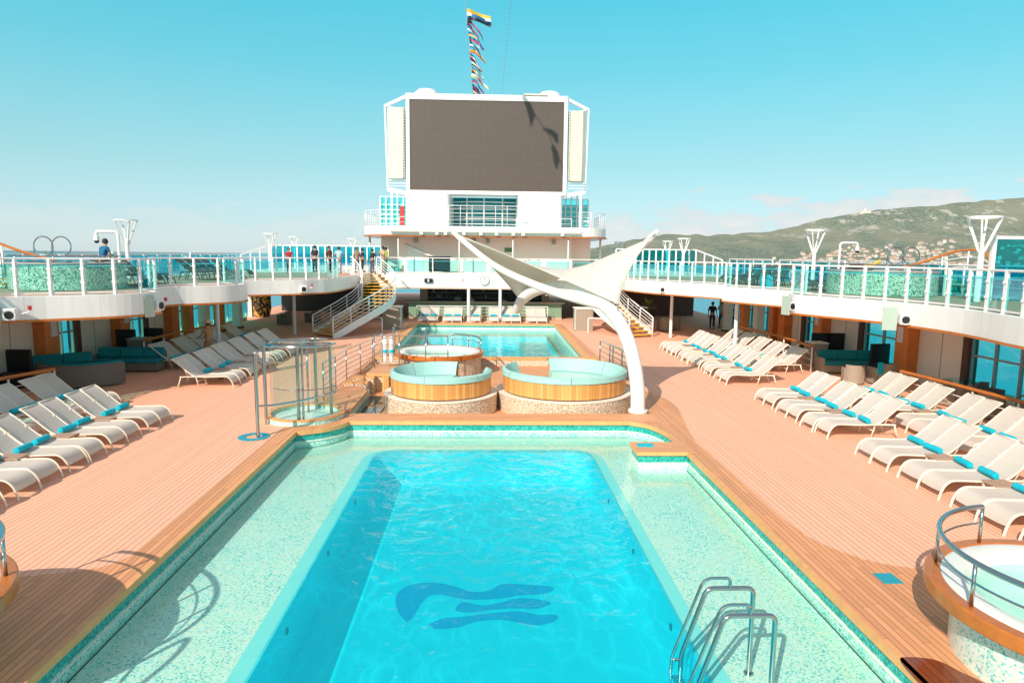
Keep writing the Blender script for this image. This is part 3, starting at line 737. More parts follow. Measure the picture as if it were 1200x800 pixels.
mid = catmull([(-.65, -1.95, .80), (-.2, -1.75, .8), (.35, -1.15, .8), (.82, -.3, .8), (.85, .2, .8)], 6)
MB().tube(mid, .028, 8).build('guard_rail', 'steel', sh)
MB().tube([(-.65, -1.95, 2.10), (-.85, -.7, 2.12), (-.05, -.6, 2.12)], .02, 8).build('top_rail', 'steel', sh)
MB().tube([(p[0], p[1], .95) for p in ring1], .016, 6).build('rail', 'steel', sh)
MB().ring(-.05, .2, .95, 1.08, 0, .12, 40).build('curb', 'mosaic_teal', sh); MB().ring(-.05, .2, .93, 1.10, .12, .16, 40).build('curb_cap', 'nosing', sh)
MB().lathe([(.01, .05), (.95, .05)], -.05, .2, 32).build('tray', 'mosaic', sh)
MB().cyl(-.05, .55, .05, 2.2, .03, 8).build('shower_pipe', 'steel', sh); MB().cyl(-.05, .35, 2.12, 2.16, .10, 16).build('shower_head', 'steel', sh)
fb = MB().ring(0, 0, .20, .38, 0, .012, 32).build('foot_bath', 'sign', None, (-5.82, 16.55, .004)); tag(fb, 'round blue tiled ring on the deck at the shower post', 'floor ring')
sg = MB().box(-.14, .14, -.15, .15, 0, .012).build('depth_marker', 'sign', None, (5.86, 8.94, .006)); tag(sg, 'small square blue marker set in the teak near the right hot tub', 'floor marker')
bk = MB().box(-.19, .19, -.11, .11, 0, .03).build('folded_towel', 'towel', None, (3.92, 15.72, .018)); tag(bk, 'small blue folded item lying on the bench platform in the pool', 'towel')
wp = MB().poly([[tuple(q)[:2] for q in catmull([(4.80, 6.95, 0), (4.98, 7.05, 0), (5.25, 6.98, 0), (5.38, 6.75, 0), (5.5, 6.55, 0), (5.62, 6.1, 0), (5.5, 5.2, 0), (4.9, 5.2, 0), (4.78, 6.2, 0)], 4, True)]], .008).build('dark_patch', planks('dark_teak', .095, (.26, .06, .02), (.05, .015, .01), .008, .2, 1.6, rough=.12)); struct(wp, 'darker glossy patch on the teak at the right foreground')  # darker, glossier planked sheet laid just above the teak

# ------------------------------------------------------------------ upper side decks
LP = [(-14.0, 1.0), (-13.8, 5), (-13.9, 9.5), (-14.2, 13.5), (-14.2, 16.5), (-13.8, 18.3), (-12.9, 19.45), (-12.0, 20.1), (-11.25, 20.7), (-10.8, 21.4), (-10.7, 22.3)]
L1 = catmull(LP, 4)
L2 = catmull([(-12.1, 24.7), (-11.6, 25.7), (-10.8, 26.4), (-10.25, 27.0), (-10.0, 27.7), (-10.05, 28.5)], 5)
L3 = catmull([(-11.7, 30.6), (-11.2, 31.5), (-10.2, 32.3), (-9.1, 33.0), (-8.5, 33.8), (-8.05, 34.6), (-7.9, 36.5)], 5)
R1 = catmull([(9.4, 1.0), (9.6, 3.0), (10.6, 6.5), (11.9, 10.5), (12.5, 15.0), (12.95, 17.5), (12.8, 19.9), (12.3, 21.6), (11.7, 22.8), (11.3, 23.8), (11.35, 24.6)], 4)
R2 = catmull([(12.65, 26.2), (12.3, 27.4), (11.7, 28.6), (11.2, 29.7), (10.95, 30.5)], 5)
R3 = catmull([(11.7, 31.9), (11.0, 33.2), (10.2, 34.6), (9.3, 36.2), (8.7, 37.7), (8.3, 39.5)], 5)
ZB, ZT = 2.62, 3.3
def side_deck(paths, sg, names):
    line = []
    for p in paths: line += p
    end = [(sg * 8.0, 46.9), (sg * 18.0, 46.9), (sg * 18.0, 1.0)]
    outline = line + end
    d = thing('upper_deck', 'white edged upper deck along the %s side with scalloped inner edge' % side(sg), 'deck'); 
    for k in ('category',): del d[k]
    d['kind'] = 'structure'
    MB().poly([outline], ZT - .02).build('decking', 'updeck', d)
    MB().poly([outline], ZB + .05, False).build('ceiling', 'cream', d)
    for i, p in enumerate(paths):
        t_ = .12 if sg < 0 else -.12
        # fascia around the bulge incl. its return
        ret = []
        if i < len(paths) - 1:
            a = p[-1]; b = paths[i + 1][0]; ret = [((a[0] * .65 + b[0] * .35), a[1] + .5), ((a[0] * .2 + b[0] * .8) + sg * .25, b[1] - .6), (b[0], b[1] - .06)]
        q = [tuple(x)[:2] for x in p] + (ret if ret else [(sg * 8.0, 46.5)])
        MB().ribbon(q, ZB, ZT, t_).build('fascia', 'white', d, bevel=.02)
        MB().ribbon(offset(q, -.025 * (1 if sg < 0 else -1)), ZB - .055, ZB + .012, t_ * 1.6).build('wood_trim', 'varnish', d)
    return d
side_deck([L1, L2, L3], -1, None); side_deck([R1, R2, R3], 1, None)
struct(MB().box(-17.95, 17.95, 46.9, 75, ZB, ZT - .005).build('upper_deck', 'cream'), 'rear upper deck behind the bar')
def glass_rail(label, path, z=ZT, h=1.06, step=.82, post='box', gl='tealglass', lean=0):
    t = thing('glass_railing', label, 'railing')
    P = resample([tuple(p[:2]) + (0,) for p in path], step); k = len(P)
    hr = resample([tuple(p[:2]) + (z + h,) for p in path], .4)
    MB().tube(hr, .032, 8).build('handrail', 'whitemetal', t)
    MB().tube([(p[0], p[1], z + .06) for p in hr], .022, 6).build('bottom_rail', 'whitemetal', t)
    for i, p in enumerate(P):
        mb = MB().box(-.035, .035, -.05, .05, 0, h); mb.box(-.055, .055, -.06, .06, h * .32, h * .38); mb.box(-.055, .055, -.06, .06, h * .70, h * .76)
        mb.build('post', 'whitemetal', t, (p[0], p[1], z))
    MB().tube([(p[0], p[1], z + h * .80) for p in hr], .016, 6).build('glass_edge', 'edge', t)
    for a, b in zip(P, P[1:]):
        a = Vector(a); b = Vector(b); d = b - a; a2 = a + d * .08; b2 = b - d * .08
        g = MB().ribbon([tuple(a2)[:2], tuple(b2)[:2]], z + .10, z + h * .86, .012).build('glass_panel', gl, t)
    return t
def inset(p, d): return offset([tuple(x)[:2] for x in p], d)
for s_, lst in ((-1, [L1, L2, L3]), (1, [R1, R2, R3])):
    for i, p in enumerate(lst):
        if i == 0: p = [x for x in p if x[1] > (.9)]
        q = inset(p, .14 * (1 if s_ < 0 else -1))
        glass_rail('glass railing with white posts on the %s %s scallop of the upper deck' % (['nearest', 'middle', 'farthest'][i], side(s_)), q)
glass_rail('glass railing along the walkway over the bar', [(-7.6, 46.75), (-4, 46.75), (0, 46.75), (4, 46.75), (7.9, 46.75)], step=1.9)
# outer bulwark rails and windscreens of the upper deck
for s_ in (-1, 1):
    t = thing('outer_railing', 'white tubular outer railing along the %s ship side' % side(s_), 'railing')
    x = s_ * 17.6
    MB().tube([(x, 2, 4.42), (x, 46, 4.42)], .04, 6).build('handrail', 'whitemetal', t)
    for z in (3.7, 4.05): MB().tube([(x, 2, z), (x, 46, z)], .018, 6).build('rail', 'whitemetal', t)
    for i in range(23): MB().cyl(x, 2 + 2 * i, 3.3, 4.42, .03, 6).build('post', 'whitemetal', t)
    if s_ > 0:
        for i in range(22): MB().box(x - .01, x + .01, 2.1 + 2 * i, 3.9 + 2 * i, 3.42, 4.3).build('glass_panel', 'blueglass', t)
    x0, x1 = (-15.8, -7.2) if s_ < 0 else (9.6, 15.6)
    t = thing('windscreen', 'tall blue tinted glass windscreen in white frames at the far %s of the upper deck' % side(s_), 'windscreen')
    n = 17 if s_ < 0 else 12
    MB().box(x0, x1, 49.46, 49.54, 5.12, 5.2).build('top_rail', 'whitemetal', t)
    for i in range(n + 1):
        xx = x0 + (x1 - x0) * i / n; MB().box(xx - .05, xx + .05, 49.44, 49.56, 3.3, 5.12).build('post', 'whitemetal', t)
        if i < n: MB().box(xx + .05, xx + (x1 - x0) / n - .05, 49.49, 49.51, 3.9, 5.1).build('glass_panel', 'blueglass', t)
    e0, e1 = (x0, x0 - 1.6) if s_ < 0 else (x1, x1 + 1.6)
    MB().bar((e0, 49.5, 5.16), (e1, 48.3, 4.45), .1, .08).build('brace', 'whitemetal', t); MB().box(e1 - .05, e1 + .05, 48.25, 48.35, 3.3, 4.45).build('post', 'whitemetal', t)
    for i in (1, 2): 
        xx = e0 + (e1 - e0) * i / 3; MB().box(xx - .04, xx + .04, 49.5 - .4 * i - .04, 49.5 - .4 * i + .04, 3.3, 5.16 - .24 * i).build('post', 'whitemetal', t)
    for j, (y0, y1) in enumerate(((24, 30), (31, 38), (39, 46))):
        t = thing('windscreen', ['nearest', 'middle', 'farthest'][j] + ' clear glass screen set behind the upper deck loungers on the %s' % side(s_), 'windscreen')
        n = 5
        xx = s_ * 16.9
        for i in range(n + 1):
            yy = y0 + (y1 - y0) * i / n; MB().box(xx - .03, xx + .03, yy - .04, yy + .04, 3.3, 4.5).build('post', 'whitemetal', t)
            if i < n: MB().box(xx - .01, xx + .01, yy + .04, yy + (y1 - y0) / n - .04, 3.4, 4.4).build('glass_panel', 'blueglass', t)
        MB().box(xx - .04, xx + .04, y0, y1, 4.5, 4.56).build('top_rail', 'whitemetal', t)

# ------------------------------------------------------------------ side arcades under the upper deck
def column(x, y, label, w=.62, d=.34, mat='ship_wood'):
    t = thing('column', label, 'column', (x, y, 0))
    MB().box(-d, d, -w / 2, w / 2, 0, 2.67).build('shaft', mat, t, bevel=.06); MB().box(-d - .02, d + .02, -w / 2 - .02, w / 2 + .02, 0, .12).build('base', 'darkwood', t)
    return t
def notice(x, y, sg, label):
    n = MB().box(-.02, .02, -.17, .17, -.3, .3); n.build('_n', 'paper')
    o = bpy.data.objects['_n']; o.name = 'notice'; o.location = (x, y, 1.75); tag(o, label, 'notice')
for s_ in (-1, 1):
    x = 16.4 * s_
    # modules: (panel start, panel end) then wooden column, window
    mods = [(18.6, 21.2), (22.3, 24.6), (27.2, 29.6), (32.6, 34.4)] if s_ < 0 else [(15.4, 17.6), (21.9, 24.4), (28.3, 30.9), (33.6, 34.9)]
    for i, (a, b) in enumerate(mods):
        w = thing('wall_panel', '%s beige wall panel of the %s arcade, between wooden columns' % (['first', 'second', 'third', 'fourth'][i], side(s_)), 'wall')
        MB().box(min(x, x + .3 * s_), max(x, x + .3 * s_), a, b, 0, 2.66).build('panel', 'cream', w)
        MB().box(x - .012 if s_ > 0 else x, x if s_ > 0 else x + .012, a + (b - a) * .48, a + (b - a) * .49, .1, 2.5).build('joint', 'grey', w)
        column(x + .02 * s_, a - .16, 'dark narrow column at the near edge of the %s beige panel on the %s' % (ORD[i], side(s_)), .3, .2, 'darkwood')
        column(x - .1 * s_, b + .42, 'orange veneered column just past the %s beige panel on the %s' % (ORD[i], side(s_)), .8)
    for i in (1, 2): notice(x - .46 * s_, mods[i][1] + .45, s_, 'white paper notice on the wooden column past the %s beige panel on the %s' % (ORD[i], side(s_)))
    segs = [(mods[i][1] + .85, mods[i + 1][0] - .32) for i in range(3)] + [(mods[3][1] + .9, 46)]
    for i, (a, b) in enumerate(segs):
        w = thing('window_wall', '%s tall sea view window on the %s, between columns' % (['nearest', 'second', 'third', 'farthest long'][i], side(s_)), 'window')
        MB().box(x - .01, x + .01, a, b, .25, 2.6).build('pane', 'winglass', w)
        n = max(2, round((b - a) / 1.1))
        for j in range(n + 1):
            yy = a + (b - a) * j / n; MB().box(x - .05, x + .05, yy - .04, yy + .04, 0, 2.66).build('mullion', 'grey' if s_ > 0 else 'whitemetal', w)
        MB().box(x - .045, x + .045, a, b, 1.42, 1.48).build('transom', 'grey', w); MB().box(x - .06, x + .06, a, b, 0, .25).build('sill', 'cream', w)
    for i, (y, dx) in enumerate(((36.2, 0), (37.6, .3), (39.2, .5), (41.2, .8))):
        column((16.0 - dx) * s_, y, '%s of the slim dim columns at the far end of the %s arcade' % (ORD[i], side(s_)), .5, .25, 'ship_wood' if i % 2 == 0 else 'cream')
    px_ = [(-10.96, 38.4), (-11.95, 30.0)] if s_ < 0 else [(10.68, 37.9), (11.85, 31.0)]
    for i, (a, b) in enumerate(px_):
        t = MB().cyl(0, 0, 0, 2.64, .09, 12).build('support_pole', 'whitemetal', None, (a, b, 0)); tag(t, 'slim white pole holding up the far upper deck on the %s, %s' % (side(s_), ['nearer the stairs', 'behind the loungers'][i]), 'pole')
    struct(MB().box(min(16.45 * s_, 17.9 * s_), max(16.45 * s_, 17.9 * s_), 1, 15, 0, 2.66).build('hull_side', 'cream'))
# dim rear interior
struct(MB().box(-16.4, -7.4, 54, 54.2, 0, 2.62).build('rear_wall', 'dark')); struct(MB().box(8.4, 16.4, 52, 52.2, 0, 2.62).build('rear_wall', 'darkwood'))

# fixtures on the fascias
def projector(x, y, z, rz, label, glass_=True):
    t = thing('deck_floodlight', label, 'floodlight', (x, y, z), rz)
    MB().box(-.16, .16, -.02, .35, -.16, .18).build('housing', 'whitemetal', t, bevel=.05)
    mb = MB(); mb.cyl(0, 0, -.05, .02, .15, 20); mb.xf(Matrix.Rotation(R(90), 4, 'X')); ln = mb.build('lamp_ring', 'whitemetal', t)
    mb = MB(); mb.cyl(0, 0, .02, .03, .11, 20); mb.xf(Matrix.Rotation(R(90), 4, 'X')); mb.build('lens', 'black', ln)
    MB().tube([(.16, .1, 0), (.42, .15, .05), (.45, .2, .18)], .03, 6).build('arm', 'whitemetal', t)
    MB().cyl(.44, .18, .12, .24, .05, 10).build('beacon', 'red', t)
    if glass_: MB().box(-.62, -.22, .05, .08, -.34, .36).build('glass_plate', 'plateglass', t)
projector(-13.1, 18.75, 2.82, R(200) + PI, 'white floodlight and green glass plate on the nearest left fascia')
projector(-10.55, 22.0, 2.86, R(75), 'white floodlight at the rounded end of the nearest left scallop')
projector(-8.9, 32.95, 2.85, R(30), 'small white floodlight under the far left railing', False)
projector(12.7, 19.6, 2.80, R(-20), 'white floodlight with square glass plate on the nearest right fascia')
projector(11.25, 23.95, 2.86, R(-70), 'white round floodlight at the rounded end of the nearest right scallop')
projector(9.5, 35.6, 2.85, R(-30), 'small white floodlight on the far right fascia', False)

# ------------------------------------------------------------------ loungers
def lounger(fab='sling', fr='frame', back=.62):
    t = thing('sun_lounger', 'x', 'sun lounger')
    w = .32
    prof = [(-.02, .16), (.02, .27), (.10, .35), (.22, .385), (.45, .375), (.75, .365), (1.1, .37), (1.22, .38)]
    bk = [(1.22, .38), (1.34, .45), (1.5, .58), (1.68, .74), (1.84, .875), (1.93, .94), (1.98, .965)]
    def sl(pr, nm):
        pr = [tuple(p) for p in catmull([(a, 0, b) for a, b in pr], 3)]
        mb = MB(); vs = []; ny_ = 6
        for p in pr:
            for j in range(ny_ + 1):
                y = -w + .02 + (2 * w - .04) * j / ny_; vs.append((p[0], y, p[2] - .016 * (1 - (y / w) ** 2)))
        mb.add(vs, [(i * (ny_ + 1) + j, i * (ny_ + 1) + j + 1, (i + 1) * (ny_ + 1) + j + 1, (i + 1) * (ny_ + 1) + j) for i in range(len(pr) - 1) for j in range(ny_)], True)
        return mb.build(nm, fab, t)
    sl(prof, 'seat_sling'); sl(bk, 'back_sling')
    for s_ in (-1, 1):
        pts = catmull([(-.09, s_ * w, 0), (-.06, s_ * w, .12), (0, s_ * w, .26), (.10, s_ * w, .355), (.25, s_ * w, .385), (.75, s_ * w, .365), (1.25, s_ * w, .37), (1.72, s_ * w, .36)], 4)
        MB().tube(pts, .024, 6, sx=.8).build('side_rail', fr, t)
        MB().tube([tuple(p) for p in catmull([(a, s_ * w, b) for a, b in bk], 2)], .020, 6).build('back_frame', fr, t)
        MB().tube([(1.68, s_ * w, .36), (1.80, s_ * (w + .01), 0)], .022, 6).build('leg', fr, t)
        MB().tube([(1.2, s_ * (w - .04), .36), (1.1, s_ * (w - .04), 0)], .018, 6).build('leg', fr, t)
        MB().tube([(1.62, s_ * (w - .05), .70), (1.45, s_ * (w - .05), .36)], .013, 6).build('back_support', fr, t)
    MB().tube([(1.98, -w, .965), (1.98, w, .965)], .018, 6).build('headrail', fr, t); MB().tube([(1.15, -w, .2), (1.15, w, .2)], .014, 6).build('crossbar', fr, t)
    return t
L0 = lounger(); L0used = False
_lc = 0
def put_lounger(x, y, rz, label, group='cream sun loungers on the pool deck', z=.0):
    global L0used
    if not L0used:
        L0used = True; o = L0; o.location = (x, y, z); o.rotation_euler = (0, 0, rz); o['label'] = label; o['group'] = group; return o
    return dup(L0, (x, y, z), rz, label, group)
def towel_mesh():
    mb = MB(); pr = [(.075, .085)] ; n = 14
    pts = [(0, -.225, 0), (0, -.15, 0), (0, 0, 0.004), (0, .15, 0), (0, .225, 0)]
    mb.tube(catmull(pts, 3), .066, 12)
    for s_ in (-1, 1): mb.tube([(0, s_ * .20, 0), (0, s_ * .232, .004)], .05, 12); mb.tube([(.012, s_ * .20, 0), (.012, s_ * .240, .004)], .026, 10)
    mb.box(.03, .085, -.22, .22, -.066, -.045)
    return mb
TW = towel_mesh().build('rolled_towel', 'towel'); TWused = False
def put_towel(x, y, z, rz, label):
    global TWused
    o = TW
    if TWused: o = TW.copy(); C.objects.link(o)
    TWused = True
    o.location = (x, y, z); o.rotation_euler = (0, 0, rz); tag(o, label, 'towel', 'rolled turquoise towels')
def side_table_():
    t = thing('side_table', 'x', 'side table'); MB().box(-.24, .24, -.2, .2, .38, .405).build('tabletop', 'tabletop', t)
    for a in (-1, 1):
        for b in (-1, 1): MB().box(a * .2 - .018, a * .2 + .018, b * .16 - .018, b * .16 + .018, 0, .38).build('leg', 'frame', t)
    return t
T0 = side_table_(); T0used = False
def put_table(x, y, label, z=0, rz=0):
    global T0used
    if not T0used: T0used = True; T0.location = (x, y, z); T0['label'] = label; T0['group'] = 'low side tables between loungers'; T0.rotation_euler = (0, 0, rz)
    else: dup(T0, (x, y, z), rz, label, 'low side tables between loungers')
jr = random.Random(3)
def row(s_, xf, centers, rowname, towels=2, table=True, ang=0.0):
    """pairs of loungers, feet toward the pools; centres listed near to far"""
    for i, yc in enumerate(centers):
        for k, dy in enumerate((-.34, .34)):
            lab = '%s cream lounger, %s pair, %s' % (['nearer', 'farther'][k], ORD[i], rowname)
            jx = jr.uniform(-.05, .05); ja = jr.uniform(-.03, .03) + ang
            rz = (0 if s_ > 0 else PI) + ja * s_
            put_lounger(s_ * xf + jx, yc + dy, rz, lab)
            if towels > k and not ('far' in rowname and jr.random() < .35):
                d = 1.10 + jr.uniform(-.05, .06); tx = s_ * xf + jx + math.cos(rz) * d; ty = yc + dy + math.sin(rz) * d
                put_towel(tx, ty, .445, rz + jr.uniform(-.12, .12), 'rolled turquoise towel on %s lounger, %s pair, %s' % (['nearer', 'farther'][k], ORD[i], rowname))
        if table and i < len(centers) - 1:
            g = (centers[i] + centers[i + 1]) / 2
            if centers[i + 1] - yc < 1.95: put_table(s_ * (xf + .95) + jr.uniform(-.04, .04), g, 'low slatted table between %s and %s pairs, %s' % (ORD[i], ORD[i + 1], rowname))
row(1, 8.85, [9.45, 11.05, 12.72, 14.4, 17.05, 18.7, 20.4], 'inner right row by the near pool')
row(1, 11.35, [15.3, 17.0, 18.7, 20.35], 'outer right row by the wooden rail')
row(-1, 8.72, [11.2, 12.85, 14.42, 16.05, 17.68], 'inner left row by the near pool')
row(-1, 11.1, [14.6, 16.2, 17.9, 19.5], 'outer left row by the wooden rail')
row(1, 8.85, [24.2, 25.9, 27.55, 29.2, 30.85, 32.4], 'far inner right row')
row(1, 10.95, [26.6, 28.3, 30.0, 31.7, 33.4], 'far outer right row')
row(-1, 8.72, [23.45, 25.1, 26.8, 28.5, 30.2, 31.9], 'far inner left row')
row(-1, 11.2, [27.0, 28.7, 30.4, 32.1, 34.2], 'far outer left row')
xs = [-4.25, -3.62, -2.62, -2.0, -.72, .52, 1.42, 2.05, 3.15, 3.85]
for i, x in enumerate(xs):
    put_lounger(x, 45.35, PI / 2, '%s of the ten loungers with backs to the bar, counted from the left' % ORD[i], 'loungers lined up before the bar')
    if i < 8: put_towel(x, 46.45, .445, PI / 2, 'rolled turquoise towel on the %s lounger from the left before the bar' % ORD[i])
for i, x in enumerate((-3.12, -1.35, -.1, 2.62)): put_table(x, 46.5, '%s small table from the left among the loungers before the bar' % ORD[i])
# dark loungers on the upper deck
L0d = lounger('darksling', 'dark'); L0d.location = (-15.2, 26.6, 3.3); L0d.rotation_euler = (0, 0, PI); L0d['label'] = 'first dark green lounger from the near end on the left upper deck'; L0d['group'] = 'dark green loungers on the upper decks'
for s_ in (-1, 1):
    for i, y in enumerate((26.6, 27.5, 28.4, 32.0, 32.9, 33.8, 34.7, 36.0)):
        if s_ < 0 and i == 0: continue
        x = 12.9 if i > 2 else 13.6
        if s_ < 0: x -= .4
        dup(L0d, (s_ * x, y, 3.3), 0 if s_ > 0 else PI, '%s dark green lounger from the near end on the %s upper deck' % (ORD[i], side(s_)))
L0d.location.x = -13.2

# wood topped rails behind the loungers
def wood_rail(label, pts, z=1.05):
    t = thing('deck_rail', label, 'railing'); P = catmull([(a, b, z) for a, b in pts], 5)
    MB().tube(P, .055, 8, sx=1.2).build('handrail', 'varnish', t)
    for zz in (.25, .5, .75): MB().tube([(p[0], p[1], zz) for p in P], .018, 6).build('rail', 'whitemetal', t)
    for p in resample(P, 1.5): MB().cyl(p[0], p[1], 0, z - .03, .03, 8).build('post', 'whitemetal', t)
wood_rail('curved wooden topped rail behind the near left loungers', [(-13.0, 20.3), (-13.5, 18.5), (-13.8, 16.5), (-14.2, 14), (-15, 12)])
wood_rail('wooden topped rail behind the far left loungers', [(-13.7, 27.0), (-13.7, 28.5), (-13.6, 30.5), (-13.3, 33.5)])
wood_rail('curved wooden topped rail behind the near right loungers', [(13.35, 20.6), (13.5, 18.5), (13.6, 16.5), (14.0, 14.5), (15, 12)])
wood_rail('wooden topped rail behind the far right loungers', [(13.3, 26.4), (13.5, 29), (13.4, 32), (13.2, 34)])

# ------------------------------------------------------------------ lounge furniture
def sofa(x, y, rz, label, n=3, w=2.0, curved=False, wk='wicker', corner=True):
    t = thing('sofa', label, 'sofa', (x, y, 0), rz)
    MB().box(-w / 2, w / 2, -.42, .42, .05, .34).build('base', wk, t, bevel=.02); MB().box(-w / 2, w / 2, .34, .46, .34, .74).build('backrest_frame', wk, t, bevel=.02)
    MB().box(-w / 2 - .01, -w / 2 + .08, -.42, .46, .34, .62).build('armrest', wk, t, bevel=.02)
    for i in range(n):
        a = -w / 2 + .08 + (w - .1) * i / n; b = -w / 2 + .08 + (w - .1) * (i + 1) / n - .01
        MB().box(a, b, -.44, .30, .345, .48).build('seat_cushion', 'sofa', t, bevel=.04)
        m = Matrix.Translation((0, .27, .48)) @ Matrix.Rotation(R(-10), 4, 'X'); MB().box(a, b, -.08, .07, 0, .40, m).build('back_cushion', 'sofa', t, bevel=.05)
    if corner:
        MB().box(w / 2, w / 2 + .9, -1.0, .42, .05, .34).build('corner_base', wk, t, bevel=.02); MB().box(w / 2, w / 2 + .8, -1.0, .38, .345, .48).build('corner_cushion', 'sofa', t, bevel=.04)
sofa(-13.9, 26.1, R(2), 'dark teal cushioned sofa facing the deck beneath the left beige panel', wk='wickerdark', corner=False, w=2.6)
sofa(14.9, 26.4, R(-4), 'dark teal cushioned sofa beneath the right beige panel', w=2.5, corner=False)
sofa(-15.3, 24.4, R(40), 'teal corner sofa half hidden at the left windows', wk='wickerdark', w=2.0, n=2, corner=False)
def curved_sofa(x, y, a0, a1, label, wk):
    t = thing('curved_sofa', label, 'sofa', (x, y, 0))
    MB().ring(0, 0, 1.0, 1.5, .05, .36, 24, a0, a1).build('base', wk, t); MB().ring(0, 0, 1.5, 1.6, .05, .78, 24, a0, a1).build('backrest_frame', wk, t)
    MB().ring(0, 0, .98, 1.42, .36, .48, 24, a0, a1).build('seat_cushion', 'sofa', t, bevel=.03); MB().ring(0, 0, 1.38, 1.52, .5, .84, 24, a0, a1).build('back_cushion', 'sofa', t, bevel=.03)
curved_sofa(-14.1, 24.0, R(215), R(340), 'curved wicker sofa seen from behind at the left rail', 'wickerdark')
def tub_chair(x, y, rz, label, wk='wicker', cush=True, s=1.0):
    t = thing('wicker_armchair', label, 'armchair', (x, y, 0), rz); t.scale = (s,) * 3
    MB().ring(0, 0, .30, .36, .04, .72, 20, R(20), R(160)).build('backrest', wk, t); MB().box(-.36, -.28, -.36, .1, .04, .56).build('armrest', wk, t, bevel=.02); MB().box(.28, .36, -.36, .1, .04, .56).build('armrest', wk, t, bevel=.02)
    MB().box(-.28, .28, -.34, .26, .08, .36).build('seat_base', wk, t, bevel=.02)
    if cush: MB().box(-.27, .27, -.35, .22, .365, .46).build('seat_cushion', 'sofa', t, bevel=.03)
    for a in (-.26, .26):
        for b in (-.28, .2): MB().box(a - .02, a + .02, b - .02, b + .02, 0, .09).build('leg', 'dark', t)
tub_chair(13.75, 24.0, R(165), 'tan wicker armchair left of the pair facing the right sofa')
tub_chair(14.75, 23.75, R(190), 'tan wicker armchair right of the pair facing the right sofa, towel over its arm', s=1.15)
tw = MB().box(-.10, .10, -.02, .02, -.42, .02).build('draped_towel', 'towel', None, (14.35, 23.35, .88)); tag(tw, 'turquoise towel hanging over the right wicker armchair', 'towel')
ch = [(15.3, 21.3, 2.0), (16.0, 20.3, .4), (15.0, 20.2, 3.6), (14.9, 18.7, 2.6), (15.7, 18.2, .2), (15.2, 17.2, 4.2)]
wh = ['farthest', 'second farthest, against the window', 'left middle', 'right middle', 'second nearest', 'nearest']
for (x, y, a), w_ in zip(ch, wh): tub_chair(x, y, a, 'wicker dining chair behind the right wooden rail, %s' % w_, 'wicker' if w_ != 'second farthest, against the window' else 'wickerdark', False)
for i, (x, y) in enumerate(((15.6, 20.9), (15.5, 17.8))):
    t = thing('dining_table', ['farther', 'nearer'][i] + ' glass topped table among the wicker chairs on the right', 'table', (x, y, 0))
    MB().cyl(0, 0, .70, .72, .5, 28).build('tabletop', 'tealglass', t); MB().cyl(0, 0, .03, .70, .05, 12).build('pedestal', 'grey', t); MB().cyl(0, 0, 0, .03, .28, 20).build('base', 'grey', t)
for s_ in (-1, 1):
    x, y = (14.3, 28.0) if s_ > 0 else (-14.35, 27.95)
    t = thing('towel_bin', 'boxy wicker clad bin with sloped lid at the end of the far %s rail' % side(s_), 'bin', (x, y, 0))
    MB().box(-.34, .34, -.34, .34, 0, 1.0).build('body', 'wicker' if s_ > 0 else 'wickerdark', t, bevel=.02); MB().box(-.36, .36, -.36, .36, 1.0, 1.05).build('lid', 'cream' if s_ > 0 else 'grey', t, bevel=.01)
    mb = MB().cyl(0, 0, 0, .01, .11, 20); mb.xf(Matrix.Translation((0, -.345, .55)) @ Matrix.Rotation(R(90), 4, 'X')); mb.build('round_badge', 'grey', t)
for i, (x, y) in enumerate(((15.3, 29.3), (16.0, 29.3), (15.9, 25.6), (-15.6, 28.9), (-14.7, 29.5), (-15.9, 22.7))):
    t = thing('high_back_seat', 'black high backed seat near the windows, ' + ['left one of the right pair', 'right one of the right pair', 'behind the right teal sofa', 'beside the left bin', 'behind the far left rail', 'at the left edge'][i], 'seat', (x, y, 0), 0 if i != 2 else .1)
    MB().box(-.42, .42, -.4, .4, .05, .42).build('base', 'black', t, bevel=.03); MB().box(-.42, .42, .3, .42, .42, 1.25).build('backrest', 'black', t, bevel=.04); MB().box(-.4, .4, -.38, .3, .42, .50).build('cushion', 'dark', t, bevel=.03)
pl = MB().box(-.10, .10, -.1, .1, 0, .02)
# boxes and planter at the right stair, sculpture at the far left
for i, (x, y) in enumerate(((10.1, 41.4), (11.3, 41.2), (12.0, 42.0), (-9.5, 44.5), (-11.5, 44.8), (-13, 43.5))):
    tub_chair(x, y, R(170 + 20 * i), 'far %s wicker armchair in the shade beyond the %s stairs' % (['left', 'middle', 'right'][i % 3], 'right' if i < 3 else 'left'), 'wickerdark' if i > 2 else 'wicker', False, 1.2)
t = thing('potted_palm', 'small spiky green palm in a planter beyond the right stairs', 'plant', (9.9, 40.3, 0))
MB().lathe([(.2, 0), (.32, .5), (.28, .5), (.01, .45)], 0, 0, 20).build('pot', 'cream', t); MB().cyl(0, 0, .4, 1.6, .05, 8).build('trunk', 'darkwood', t)
mb = MB(); rr = random.Random(2)
for i in range(90):
    a = rr.uniform(0, 2 * PI); e = rr.uniform(-.3, 1.3); l = rr.uniform(.45, .8); d = Vector((math.cos(a) * math.cos(e), math.sin(a) * math.cos(e), math.sin(e))); p = Vector((0, 0, 1.6)); q = p + d * l + Vector((0, 0, -.12)); w = d.cross(Vector((0, 0, 1))).normalized() * .03
    mb.add([p - w * .5, p + d * l * .5 + w, q, p + d * l * .5 - w], [(0, 1, 2, 3)])
mb.build('crown', 'leaf', t)
t = thing('jar_display', 'tall dark bowl shaped display filled with yellow flecks at the far left', 'ornament', (-16.2, 48.8, 0))
sm_ = NT('flecked_display'); v = sm_.n('TexVoronoi', i_Vector=sm_.pos(), i_Scale=9.0).outputs['Color']
